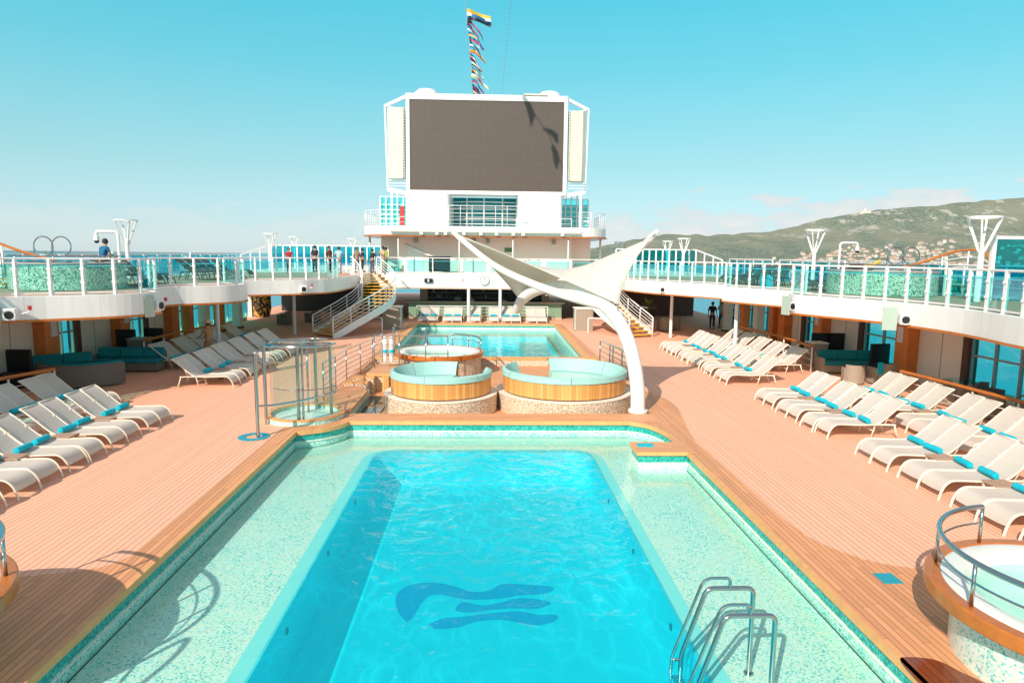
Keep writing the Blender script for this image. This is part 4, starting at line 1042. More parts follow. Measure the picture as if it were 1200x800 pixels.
smm = sm_.princ(sm_.ramp(sm_.xyz(v)[0], [(.6, (.02, .01, .01)), (.66, (.75, .38, .03))]), .5)
MB().lathe([(.01, .02), (.5, .05), (.62, .6), (.6, 2.0), (.5, 2.3), (.01, 2.3)], 0, 0, 24).build('bowl', smm, t); MB().box(-.95, -.7, -.2, .2, 0, 2.6).build('stand', 'cream', t)

# ------------------------------------------------------------------ canopy
cp = thing('canopy_mast', 'big white curved mast holding the sail canopy, foot at the corner of the near pool', 'mast')
mast = [(4.56, 19.35, 0), (4.53, 19.37, .7), (4.40, 19.4, 1.5), (4.15, 19.5, 2.3), (3.72, 19.75, 3.0), (3.1, 20.5, 3.45), (2.4, 21.6, 3.62), (1.75, 22.8, 3.45), (1.3, 23.8, 3.05), (1.12, 24.4, 2.6)]
mp = catmull(mast, 5); k = len(mp)
MB().tube(mp, .2, 20, rads=[.215 - .02 * (i / k) - (.05 * max(0, (i / k - .85) / .15)) for i in range(k)]).build('boom', 'white', cp)
MB().cyl(4.56, 19.35, .004, .07, .29, 28).build('foot_plate', 'white', cp)
A = Vector((-1.15, 22.3, 5.35)); B_ = Vector((3.88, 19.4, 3.22)); C_ = Vector((5.12, 20.8, 5.2)); D = Vector((1.22, 24.3, 3.0))
armL = catmull([(3.55, 19.9, 3.15), (2.6, 20.6, 3.35), (1.5, 21.2, 3.7), (.3, 21.8, 4.25), (-.7, 22.2, 5.0), (-1.35, 22.45, 5.55)], 5)
MB().tube(armL, .1, 12, rads=[.16 - .09 * i / (len(armL) - 1) for i in range(len(armL))]).build('left_arm', 'white', cp)
armR = catmull([(3.2, 20.3, 3.35), (3.75, 21.0, 3.85), (4.55, 21.2, 4.55), (5.38, 20.95, 5.42)], 5)
MB().tube(armR, .1, 12, rads=[.15 - .06 * i / (len(armR) - 1) for i in range(len(armR))]).build('right_arm', 'white', cp)
for a, b in ((A, (-1.35, 22.45, 5.5)), (C_, (5.33, 20.93, 5.36)), (D, (1.13, 24.4, 2.75)), (B_, (3.9, 19.62, 2.85))):
    MB().tube([tuple(a), tuple(b)], .02, 6).build('shackle', 'steel', cp)
MB().tube([(2.0, 22.3, 3.3), (6.1, 24.9, 2.7)], .02, 6).build('stay_cable', 'whitemetal', cp)
cv_ = NTs = None
ctr = (A + B_ + C_ + D) / 4
def edge(a, b, sag, n):  # edge curve pulled toward the middle of the sail
    m = (a + b) / 2; q = m + (ctr - m) * sag; return [a * (1 - t) ** 2 + q * 2 * t * (1 - t) + b * t * t for t in [i / n for i in range(n + 1)]]
n = 24; eAB = edge(A, B_, .30, n); eDC = edge(D, C_, .40, n); eAD = edge(A, D, .16, n); eBC = edge(B_, C_, .13, n)
mb = MB(); vs = []
for i in range(n + 1):
    u = i / n
    for j in range(n + 1):
        v = j / n
        p = (eAB[i] * (1 - v) + eDC[i] * v) + (eAD[j] * (1 - u) + eBC[j] * u) - (A * (1 - u) * (1 - v) + B_ * u * (1 - v) + D * (1 - u) * v + C_ * u * v)
        vs.append(p)
mb.add(vs, [(i * (n + 1) + j, (i + 1) * (n + 1) + j, (i + 1) * (n + 1) + j + 1, i * (n + 1) + j + 1) for i in range(n) for j in range(n)], True)
sail = mb.build('sail_canopy', 'canvas'); tag(sail, 'off white saddle shaped fabric sail stretched over the round sofas', 'canopy')
md = sail.modifiers.new('solid', 'SOLIDIFY'); md.thickness = .02

# ------------------------------------------------------------------ bar under the walkway
bar = thing('pool_bar', 'long green fronted bar counter under the walkway beyond the far pool', 'bar', (0, 0, 0))
MB().box(-5.6, 5.5, 48.3, 48.9, 0, 1.16).build('front', 'green', bar); MB().box(-5.8, 5.7, 48.1, 49.1, 1.16, 1.26).build('countertop', 'counter', bar, bevel=.02)
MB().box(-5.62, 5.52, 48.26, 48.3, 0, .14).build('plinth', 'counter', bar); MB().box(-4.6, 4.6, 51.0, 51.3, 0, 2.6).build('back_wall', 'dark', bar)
for z in (1.35, 1.75): MB().box(-4.4, 4.4, 50.6, 51.0, z, z + .04).build('shelf', 'grey', bar)
for x in (-4.7, 4.5, -1.9, 1.9): MB().box(x - .28, x + .28, 50.4, 50.9, 0, 2.6).build('cabinet', 'counter' if abs(x) > 4 else 'dark', bar)
MB().box(-.5, 1.8, 50.5, 50.56, 2.1, 2.25).build('light_strip', 'winglass', bar)
br = random.Random(8)
for i in range(34):
    x = br.uniform(-4.2, 4.2); z = br.choice([1.39, 1.79]); h = br.uniform(.2, .32)
    b = MB().lathe([(.01, 0), (.04, 0), (.04, h * .6), (.014, h * .8), (.014, h), (.01, h)], 0, 0, 8).build('bottle', ['green', 'glass', 'counter', 'paper'][i % 4], None, (x, 50.75, z))
    tag(b, 'small bottle on the shelves at the back of the pool bar', 'bottle', 'bottles behind the bar')
for i in range(9):
    x = -1.4 + i * .13 if i < 5 else 1.0 + (i - 5) * .14
    b = MB().lathe([(.03, 0), (.035, .12), (.03, .12), (.025, .01), (.01, .01)], 0, 0, 10).build('drinking_glass', 'paper', None, (x, 48.5, 1.26)); tag(b, 'small pale glass standing on the bar counter', 'glass', 'glasses on the bar counter')
w = thing('bar_fascia', 'white fascia beam above the bar opening', 'fascia')
del w['category']; w['kind'] = 'structure'
MB().box(-7.4, 8.1, 46.55, 46.75, 2.32, 3.3).build('beam', 'white', w, bevel=.02); MB().box(-7.4, 8.1, 46.5, 46.6, 2.24, 2.32).build('trim', 'counter', w)
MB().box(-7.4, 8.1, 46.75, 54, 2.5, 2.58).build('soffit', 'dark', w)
for i, x in enumerate((-1.22, .98)):
    t = MB().cyl(0, 0, 0, 2.3, .11, 12).build('support_pole', 'whitemetal', None, (x, 46.45, 0)); tag(t, 'white pole under the bar fascia, %s of the two' % ['left', 'right'][i], 'pole')
ck = thing('wall_clock', 'round white clock on the bar fascia', 'clock', (-.12, 46.52, 2.85)); mb = MB().cyl(0, 0, 0, .05, .32, 32).xf(Matrix.Rotation(R(90), 4, 'X')); mb.build('face', 'paper', ck)
mb = MB().ring(0, 0, .29, .33, -.01, .07, 32).xf(Matrix.Rotation(R(90), 4, 'X')); mb.build('rim', 'grey', ck)
MB().bar((0, -.06, 0), (0, -.06, .22), .025, .01).build('hand', 'dark', ck); MB().bar((0, -.06, 0), (.15, -.06, .05), .025, .01).build('hand', 'dark', ck)
sp = thing('wall_speaker', 'small black twin faced speaker on the bar fascia', 'speaker', (-4.0, 46.5, 2.82)); MB().box(-.28, .28, -.12, .05, -.14, .14).build('body', 'black', sp, bevel=.03); MB().box(-.05, .05, -.14, -.12, -.1, .1).build('badge', 'paper', sp)
pn = thing('faded_notice', 'faint pink lettered notice plate on the bar fascia', 'notice', (-2.2, 46.53, 2.85)); MB().box(-.75, .75, 0, .02, -.16, .16).build('plate', 'white', pn)
for i in range(9): MB().box(-.7 + i * .12, -.63 + i * .12, -.006, 0, -.02, .06).build('lettering', 'pinkwall', pn)
MB().box(.48, .68, -.006, 0, -.12, .12).build('symbol', plain('faded_red', (.75, .42, .40), .6), pn)
cable_rail('bar_railing', 'low white railing between the bar counter and the loungers', [(-4.9, 47.2), (-2, 47.2), (1, 47.2), (4.4, 47.2)], [0] * 4, 1.0, 4, 'whitemetal', .03)
for s_ in (-1, 1):
    t = thing('service_kiosk', 'louvred tan service cabinet beside the %s stairs' % side(s_), 'cabinet', (6.1 * s_ + (.3 if s_ < 0 else 0), 41.5, 0))
    MB().box(-.55, .55, -.5, .5, 0, 1.35).build('body', 'wicker', t); MB().box(-.6, .6, -.55, .55, 1.35, 1.42).build('top', 'cream', t)
    for i in range(9): MB().box(-.62 if s_ > 0 else .52, -.52 if s_ > 0 else .62, -.54, -.5, .1 + i * .14, .17 + i * .14).build('louver', 'whitemetal', t)
    t = thing('u_railing', 'short white hoop rail in front of the %s service cabinet' % side(s_), 'railing')
    x = 7.0 * s_; MB().tube(rounded_path([(x - .8, 40.0, 0), (x - .8, 40.0, .9), (x + .9, 39.2, .9), (x + .9, 39.2, 0)], .12), .035, 8).build('handrail', 'whitemetal', t)

# ------------------------------------------------------------------ tower, platform and screen
tw_ = thing('screen_tower', 'pale pink deckhouse wall below the screen platform', 'building')
MB().box(-6.45, 6.35, 50.0, 58, ZT, 5.95).build('wall', 'pinkwall', tw_)
MB().box(-8.0, -6.45, 51.5, 58, ZT, 5.95).build('side_wall', 'pinkwall', tw_); MB().box(6.35, 8.0, 51.5, 58, ZT, 5.95).build('side_wall', 'pinkwall', tw_)
MB().box(-5.9, -4.7, 49.96, 50.0, ZT, 5.1).build('door', 'white', tw_); MB().box(1.35, 1.9, 49.94, 50.0, 4.85, 5.15).build('exit_sign', plain('sign_green', (.08, .20, .07), .5), tw_)
MB().tube([(-6.0, 49.7, 5.35), (-3.2, 49.7, 4.1)], .09, 8).build('slanted_trim', 'white', tw_)
for x in (-5.2, -.9, .1, 5.0): 
    f = MB().box(x - .13, x + .13, 49.7, 50.0, 5.45, 5.75).build('lamp', 'grey', tw_, bevel=.04)
for x in (-6.3, -1.95, 1.9, 5.9): MB().cyl(x, 48.3, ZT, 5.95, .05, 8).build('pole', 'whitemetal', tw_)
for i, x in enumerate((-8.7, 8.6)): MB().cyl(x, 50.6, ZT, 5.95, .08, 8).build('pole', 'whitemetal', tw_)
tv = thing('covered_cabinet', 'black covered equipment cabinet behind the walkway glass', 'cabinet', (-3.35, 48.2, ZT)); MB().box(-.75, .75, -.3, .3, .1, 1.15).build('body', 'black', tv, bevel=.03); MB().box(-.8, .8, -.35, .35, 1.12, 1.18).build('lid', 'dark', tv)
for a in (-.6, .6): MB().cyl(a, 0, 0, .1, .06, 10).build('foot', 'dark', tv)
pt = thing('screen_platform', 'wide white rounded platform carrying the big screen', 'platform')
pp = [(-6.9, 48.0), (6.8, 48.0)] + [(6.8 + 2.2 * math.sin(a), 51.0 - 3.0 * math.cos(a) * 1.0) for a in [PI / 2 * i / 10 for i in range(1, 11)]] + [(9.0, 57), (-9.0, 57)] + [(-6.9 - 2.2 * math.sin(a), 51.0 - 3.0 * math.cos(a)) for a in [PI / 2 * (1 - i / 10) for i in range(0, 10)]]
MB().prism(pp, 5.97, 6.62).build('slab', 'white', pt, bevel=.03)
MB().prism([(p[0] * 1.012, p[1] - .0) for p in pp if abs(p[0]) > 7], 5.88, 5.968).build('wood_soffit', 'varnish', pt)
MB().box(-6.8, 6.7, 47.72, 48.0, 6.18, 6.28).build('ledge', 'louver', pt)
for x in (-4.6, -3.5, -2.9, -1.6, -.4, .7, 1.9, 2.6, 5.4): MB().box(x - .12, x + .12, 47.70, 47.95, 5.98, 6.17).build('spotlight', 'white', pt, bevel=.03)
MB().box(-6.9, 6.8, 47.74, 47.76, 6.42, 6.46).build('trim_rail', 'whitemetal', pt)
for i in range(22): MB().box(-6.8 + i * .64 - .015, -6.8 + i * .64 + .015, 47.74, 47.76, 6.2, 6.46).build('trim_post', 'whitemetal', pt)
rp = [(9.0, 56)] + [(6.8 + 2.15 * math.sin(a), 51.0 - 2.9 * math.cos(a)) for a in [PI / 2 * (1 - i / 8) for i in range(9)]] + [(6.6, 48.1)]
def bar_rail(label, path, z, h, n, step=.9, r=.022):
    t = thing('platform_railing', label, 'railing'); P = resample([tuple(p[:2]) + (z,) for p in path], step); Q = resample([tuple(p[:2]) + (z + h,) for p in path], .35)
    MB().tube(Q, r * 1.3, 6).build('handrail', 'whitemetal', t)
    for j in range(n): MB().tube([(p[0], p[1], z + h * (j + .7) / (n + .7)) for p in Q], .012, 5).build('rail', 'whitemetal', t)
    for p in P: MB().cyl(p[0], p[1], z, z + h, r, 6).build('post', 'whitemetal', t)
    return t
bar_rail('curved white railing at the right end of the screen platform', rp, 6.62, 1.08, 5)
bar_rail('curved white railing at the left end of the screen platform', [(-p[0] - .1, p[1]) for p in rp], 6.62, 1.08, 5)
bar_rail('straight white railing between the two screen supports', [(-2.7, 48.2), (2.3, 48.2)], 6.62, 1.45, 5)
bar_rail('low white railing before the left screen support', [(-6.2, 48.25), (-2.75, 48.25)], 6.62, .62, 1, 1.6)
bar_rail('low white railing before the right screen support', [(2.4, 48.25), (6.1, 48.25)], 6.62, .62, 1, 1.6)
scn = thing('outdoor_screen', 'huge dark outdoor video screen in a white frame with side wings', 'screen', (0, 0, 0))
MB().box(-5.88, 5.86, 50.0, 50.5, 9.02, 9.28).build('frame', 'white', scn); MB().box(-5.88, 5.86, 50.0, 50.5, 15.68, 16.1).build('frame', 'white', scn)
MB().box(-5.88, -5.62, 50.0, 50.5, 9.28, 15.68).build('frame', 'white', scn); MB().box(5.60, 5.86, 50.0, 50.5, 9.28, 15.68).build('frame', 'white', scn)
MB().box(-5.62, 5.60, 50.06, 50.3, 9.28, 15.68).build('led_panel', 'screen', scn); MB().box(-5.8, 5.8, 50.5, 51.6, 9.0, 16.0).build('casing', 'white', scn)
MB().box(2.6, 4.4, 49.9, 50.4, 16.1, 16.2).build('roof_plate', 'louver', scn)
for x in (-4.5, 4.6): MB().lathe([(.95, 16.1), (.9, 16.35), (.6, 16.6), (.01, 16.7)], x, 51.2, 24).build('dome', 'white', scn)
for s_ in (-1, 1):
    wg = MB(); 
    # curved louvred speaker array
    pr = [(6.0, 50.9), (5.98, 50.3), (6.1, 50.02), (7.0, 50.06), (7.25, 50.3), (7.28, 50.9)]
    ks = 12; vs = []
    for i in range(ks + 1):
        z = 10.1 + 5.0 * i / ks; c = 1 - (max(0, .6 - i / ks) / .6) ** 2 * .08 - (max(0, i / ks - .9) / .1) ** 2 * .02
        for a, b in pr: vs.append((s_ * (6.05 + (a - 6.05) * (c if a > 6.6 or True else 1) + (1 - c) * .5), b, z))
    m_ = len(pr); wg.add(vs, [((i * m_ + j), (i * m_ + j + 1), ((i + 1) * m_ + j + 1), ((i + 1) * m_ + j)) if s_ > 0 else ((i * m_ + j), ((i + 1) * m_ + j), ((i + 1) * m_ + j + 1), (i * m_ + j + 1)) for i in range(ks) for j in range(m_ - 1)] + [tuple(range(m_)), tuple(range(ks * m_, ks * m_ + m_))])
    t = wg.build('speaker_array', 'louver', scn)
    fl = MB()
    for i in range(25): fl.box(*sorted((s_ * 6.0, s_ * 6.06)), 49.95, 50.06, 10.2 + 4.8 * i / 24, 10.3 + 4.8 * i / 24)
    fl.build('grille', 'cream', t)
    for i in range(24): pass
    MB().bar((s_ * 5.88, 50.2, 15.9), (s_ * 7.45, 50.5, 15.25), .14, .22).build('wing_frame', 'white', scn)
    MB().bar((s_ * 7.45, 50.5, 15.3), (s_ * 7.30, 50.5, 9.3), .12, .12).build('wing_frame', 'white', scn)
    MB().bar((s_ * 7.30, 50.5, 9.35), (s_ * 5.88, 50.2, 9.05), .14, .3).build('wing_frame', 'white', scn)
    MB().bar((s_ * 5.95, 50.4, 15.0), (s_ * 7.35, 50.4, 15.25), .06, .06).build('brace', 'white', scn)
    for z in (9.55, 9.75, 9.95): MB().box(*sorted((s_ * 5.9, s_ * 7.3)), 50.3, 50.4, z, z + .05).build('brace', 'whitemetal', scn)
    MB().bar((s_ * 7.0, 50.4, 6.62), (s_ * 7.0, 50.4, 9.2), .16, .16).build('brace', 'whitemetal', scn)
    a, b = (-5.95, -2.7) if s_ < 0 else (2.3, 5.6)
    MB().prism(rounded([(a, 49.6), (b, 49.6), (b, 53), (a, 53)], [.45] * 4, 6), 6.62, 9.02).build('support', 'white', scn)
    # teal service windows beside and behind the supports
    t = thing('platform_windows', 'turquoise panelled booth with white frames on the %s of the platform' % side(s_), 'booth')
    a, b = (-8.3, -6.05) if s_ < 0 else (5.75, 8.0)
    MB().box(a, b, 53.2, 53.3, 6.62, 9.0).build('panel', 'winglass', t); MB().box(a, b, 53.35, 54.8, 6.62, 8.6).build('backing', 'white', t)
    for i in range(6): MB().box(a + (b - a) * i / 5 - .05, a + (b - a) * i / 5 + .05, 53.1, 53.2, 6.62, 9.0 + (.6 if 1 < i < 4 else 0)).build('frame_post', 'whitemetal', t)
    for z in (6.95, 7.3, 7.65, 8.0, 8.4, 9.0): MB().box(a, b, 53.12, 53.17, z, z + .06).build('slat', 'whitemetal', t)
    if s_ < 0: MB().box(-6.75, -6.45, 53.0, 53.09, 6.7, 8.3).build('red_sign', 'red', t)
t = thing('platform_windows', 'curved blue glazed wall seen between the screen supports', 'window')
cw = [(-2.6, 52.2), (-1.5, 51.7), (-.2, 51.5), (1.2, 51.7), (2.3, 52.2)]
MB().ribbon([p[:2] for p in catmull([(a, b, 0) for a, b in cw], 4)], 6.7, 8.7, .05).build('pane', 'winglass', t)
for z in (6.95, 7.35, 7.75, 8.15, 8.6): MB().tube([(a, b - .05, z) for a, b in [p[:2] for p in catmull([(a, b, 0) for a, b in cw], 4)]], .035, 6).build('slat', 'whitemetal', t)
for i in range(5): MB().cyl(cw[i][0], cw[i][1] - .06, 6.62, 8.9, .05, 8).build('post', 'whitemetal', t)
MB().box(-2.7, 2.3, 52.8, 53.2, 6.62, 9.0).build('backing', 'sofa', t)

# signal flags on their halyard above the screen
fh = thing('flag_halyard', 'line of colourful signal flags hanging above the screen', 'flags', (0, 0, 0))
hp = catmull([(-1.1, 53, 16.3), (-1.25, 53, 19.0), (-1.55, 53, 21.5), (-1.8, 53, 24.5)], 10)
MB().tube(hp, .015, 5).build('line', 'grey', fh)
fr_ = random.Random(4); cols = ['red', 'yellow', 'blue', 'paper', 'black']
for i in range(22):
    z = 16.4 + i * .31; t_ = (z - 16.3) / 8.2; x0 = -1.1 - .7 * t_ ** 1.2
    L_ = fr_.uniform(1.0, 1.7) if i < 20 else 2.4; drop = fr_.uniform(.7, 1.25) if i < 20 else .45; hgt = .24 if i < 20 else .5
    def P_(u, v): return (x0 + .03 + u * L_ * .78 + .05 * math.sin(u * 9 + i), 53 + .22 * math.sin(u * 6 + i * 1.7), z - drop * u ** 1.5 * 1.15 - v * hgt * (1 - .25 * u))
    fl = None
    a_, b_ = fr_.sample(cols, 2)
    for (v0, v1, cn_) in ((0, .5, a_), (.5, 1, b_)):
        vs = [P_(u / 8, v0 + (v1 - v0) * q) for u in range(9) for q in (0, 1)]
        o = MB().add(vs, [(2 * q, 2 * q + 2, 2 * q + 3, 2 * q + 1) for q in range(8)], True).build('flag' if fl is None else 'stripe', cn_, fl or fh)
        if fl is None: fl = o
ff = thing('flag_halyard', 'second signal flag line high in front of the screen, casting curved shadows on it', 'flags'); tb = 12.0
def bk_(X, z, o=0): return Vector((X - .75 * tb, 50 - 1.3 * tb, z + tb))
LN = [bk_(*q) for q in ((2.2, 16.6), (2.9, 15.6), (3.6, 14.6), (4.4, 13.5), (5.1, 12.2), (5.6, 10.9))]
MB().tube(LN, .03, 5).build('line', 'grey', ff)
for q, cn_ in (([(2.6, 15.95), (3.0, 15.3), (3.25, 14.6), (3.2, 13.9)], 'red'), ([(4.05, 13.75), (4.5, 13.65), (4.95, 13.3), (5.15, 12.75)], 'blue'), ([(4.75, 12.6), (5.0, 12.0), (5.1, 11.5), (5.15, 10.9)], 'yellow')):
    vs = []
    for i_, (a, b) in enumerate(q): w_ = (.10, .22, .24, .06)[i_]; p_ = bk_(a, b); vs += [p_ + Vector((-w_, 0, 0)), p_ + Vector((w_, .05, .12))]
    MB().add(vs, [(2 * i_, 2 * i_ + 1, 2 * i_ + 3, 2 * i_ + 2) for i_ in range(3)], True).build('flag', cn_, ff)
t = thing('light_string', 'thin string of small lamps rising from the top of the screen', 'light string'); lp = [(1.05, 51.5, 16.1), (1.35, 51.5, 19.5), (1.75, 51.5, 24)]
lp = catmull(lp, 8); MB().tube(lp, .008, 4).build('cable', 'dark', t); mb = MB()
for p in resample(lp, .28): mb.cyl(p[0], p[1], p[2] - .04, p[2] + .04, .028, 6)
mb.build('bulbs', 'grey', t)

# ------------------------------------------------------------------ curved stairs
def stairs(s_):
    t = thing('staircase', 'curved white sided staircase with yellow edged treads up to the %s upper deck' % side(s_), 'stairs')
    ctrl = [(-9.1, 37.3), (-8.35, 38.1), (-7.6, 38.9), (-6.95, 39.8), (-6.6, 40.8), (-6.7, 41.9), (-7.2, 42.9), (-7.9, 43.8)]
    if s_ > 0: ctrl = [(8.9, 37.7), (8.4, 38.7), (7.9, 39.7), (7.5, 40.7), (7.3, 41.7), (7.35, 42.7), (7.7, 43.7), (8.2, 44.6)]
    n = 19; P = resample([tuple(p) for p in catmull([(a, b, 0) for a, b in ctrl], 8)], .05)
    step = [P[int(i * (len(P) - 1) / n)] for i in range(n + 1)]; nr = normals([p[:2] for p in P])
    W_ = .98 if s_ < 0 else .85
    idx = [int(i * (len(P) - 1) / n) for i in range(n + 1)]
    L = [(P[i][0] + nr[i][0] * W_, P[i][1] + nr[i][1] * W_) for i in idx]; Q = [(P[i][0] - nr[i][0] * W_, P[i][1] - nr[i][1] * W_) for i in idx]
    H = ZT / n
    for i in range(n):
        z = H * (i + 1); a, b, c, d = L[i], Q[i], Q[i + 1], L[i + 1]
        mb = MB(); mb.prism([a, b, c, d], z - .05, z); st = mb.build('tread', 'nosing', t)
        e = MB(); e.bar((a[0], a[1], z - .02), (b[0], b[1], z - .02), .07, .05); e.build('nosing', M['yellow'], st)
    for S, nm in ((L, 1), (Q, -1)):
        z0 = [max(0, H * i - .22) for i in range(n + 1)]; z1 = [H * i + .22 for i in range(n + 1)]
        MB().ribbon(S, z0, z1, .06 * nm).build('stringer', 'white', t)
        top = [(p[0], p[1], H * i + 1.12) for i, p in enumerate(S)]
        MB().tube(top, .04, 8).build('handrail', 'whitemetal', t)
        for f in (.3, .48, .66, .84): MB().tube([(p[0], p[1], p[2] - 1.12 + f * 1.1) for p in top], .018, 6).build('rail', 'whitemetal', t)
        for i in range(0, n + 1, 3): MB().cyl(S[i][0], S[i][1], H * i, H * i + 1.12, .028, 8).build('post', 'whitemetal', t)
        MB().cyl(S[0][0], S[0][1], 0, 1.12, .045, 8).build('newel', 'whitemetal', t)
    return t
stairs(-1); stairs(1)

# ------------------------------------------------------------------ lamp posts and camera posts on the upper deck
def lamp(x, y, label, first=[None]):
    if first[0] is None:
        t = thing('lamp_post', label, 'lamp post', (x, y, ZT), 0, 'white funnel headed lamp posts'); first[0] = t
        MB().cyl(0, 0, 0, 1.7, .10, 14, .085).build('pole', 'white', t)
        MB().ring(0, 0, .40, .48, 2.62, 2.68, 28).build('ring', 'white', t)
        for i in range(4):
            a = PI / 4 + PI / 2 * i; MB().bar((.07 * math.cos(a), .07 * math.sin(a), 1.6), (.45 * math.cos(a), .45 * math.sin(a), 2.64), .05, .075).build('arm', 'white', t)
        MB().cyl(0, 0, 1.7, 1.85, .07, 12, .05).build('lamp', 'paper', t)
        return t
    return dup(first[0], (x, y, ZT), 0, label)
for (x, y, l) in ((-16.0, 30.6, 'nearest left'), (-15.5, 49.0, 'second left'), (-16.2, 57.5, 'third left'), (-12.2, 62, 'fourth left'), (15.6, 20.6, 'nearest right'), (15.6, 31.4, 'second right'), (14.3, 48.2, 'third right'), (15.5, 57, 'fourth right'), (12.3, 62, 'fifth right')):
    lamp(x, y, '%s white lamp post with a funnel shaped head on the upper deck' % l)
bpy.data.objects['lamp_post'].scale = (1, 1, 1)
for s_ in (-1, 1):
    x, y = (-13.0, 24.3) if s_ < 0 else (14.9, 27.8)
    t = thing('camera_post', 'white bent pipe post with a dome camera on the %s upper deck' % side(s_), 'camera post', (x, y, ZT))
    MB().tube(rounded_path([(0, 0, 0), (0, 0, 1.98), (s_ * .75, 0, 1.98), (s_ * .75, 0, 1.8)], .14), .05, 10).build('pipe', 'white', t)
    d = MB().cyl(s_ * .75, 0, 1.66, 1.82, .09, 14).build('housing', 'white', t); MB().lathe([(.085, 1.66), (.07, 1.59), (.01, 1.56)], s_ * .75, 0, 14).build('dome', 'black', d)
# round mosaic whirlpools of the upper deck with stairs, rings and red handrail
for s_ in (-1, 1):
    x, y, r = (-14.6, 24.0, 1.75) if s_ < 0 else (15.2, 25.2, 1.9)
    t = thing('upper_whirlpool', 'round mosaic clad whirlpool on the %s upper deck behind the glass' % side(s_), 'hot tub', (x, y, ZT))
    MB().ring(0, 0, r - .15, r, 0, .84, 48).build('wall', 'mosaic_up', t); MB().ring(0, 0, r - .3, r + .04, .84, .9, 48).build('rim', 'grey', t); MB().lathe([(.01, .6), (r - .15, .6)], 0, 0, 32).build('water', 'tubwater', t)
    MB().tube([(r * math.cos(a), r * math.sin(a), 1.12) for a in [PI * (1.0 + i / 20) for i in range(21)]], .025, 6).build('handrail', 'steel', t)
    for a in (1.02, 1.25, 1.5, 1.75, 1.98): MB().cyl(r * math.cos(PI * a), r * math.sin(PI * a), .9, 1.12, .02, 6).build('post', 'steel', t)
    t = thing('whirlpool_steps', 'mosaic steps with curved reddish handrail beside the %s upper whirlpool' % side(s_), 'steps', (x + s_ * (r + .2), y - .4, ZT))
    for i in range(5): MB().box(*sorted((0, s_ * 1.3)), i * .3, 1.5, i * .17, (i + 1) * .17 - .03).build('step', 'mosaic_up', t); MB().box(*sorted((0, s_ * 1.32)), i * .3 - .03, i * .3 + .3, (i + 1) * .17 - .03, (i + 1) * .17).build('tread', 'nosing', t)
    hrp = catmull([(-1.6 * s_, .2, .95), (-.6 * s_, .1, 1.25), (.4 * s_, 0, 1.62), (1.3 * s_, 0, 1.70), (1.62 * s_, -.1, 1.55), (1.6 * s_, -.3, 1.2), (1.2 * s_, -.4, .75)], 5)
    MB().tube(hrp, .045, 8).build('handrail', M['varnish'], t)
    for i in (8, 13, 18, 22): MB().tube([hrp[i], (hrp[i][0], hrp[i][1], .5)], .03, 6).build('post', 'whitemetal', t)
    for f in (.3, .55, .8): MB().tube([(p[0], p[1], .3 + (p[2] - .3) * f) for p in hrp[8:]], .015, 5).build('rail', 'whitemetal', t)
    for k in (0, 1):
        cx = x + s_ * .1 + k * .62 - (.9 if s_ < 0 else -.6); g = thing('ring_rail', '%s of the two round steel ring rails by the %s upper whirlpool' % (['left', 'right'][k], side(s_)), 'railing', (cx, y + .3, ZT))
        MB().tube([(.33 * math.cos(a), 0, 1.45 + .33 * math.sin(a)) for a in [2 * PI * i / 28 for i in range(28)]], .024, 6, closed=True).build('ring', 'steel', g)
        MB().tube([(-.33, 0, 1.45), (-.33, 0, 0)], .024, 6).build('post', 'steel', g)
for i, (x, y, w_, d_) in enumerate(((-12.9, 25.8, .5, .1), (12.3, 28.9, .5, .1))):
    t = MB().box(-w_ / 2, w_ / 2, -d_, d_, 0, .55).build('turquoise_panel', 'towel', None, (x, y, 3.31)); tag(t, 'turquoise fabric panel leaning on the %s upper deck railing' % ['left', 'right'][i], 'panel')
t = thing('rear_glass_cabin', 'blue glazed cabin with white framing at the right edge of the upper deck', 'cabin', (17.1, 21.2, ZT))
MB().box(-.6, 3.5, 0, .05, .3, 2.0).build('glazing', 'blueglass', t)
for a in (-.65, .7, 2.1, 3.5): MB().box(a - .06, a + .06, -.05, .08, 0, 2.1).build('frame_post', 'whitemetal', t)
MB().box(-.7, 3.6, -.06, .1, 2.0, 2.1).build('top_rail', 'whitemetal', t)

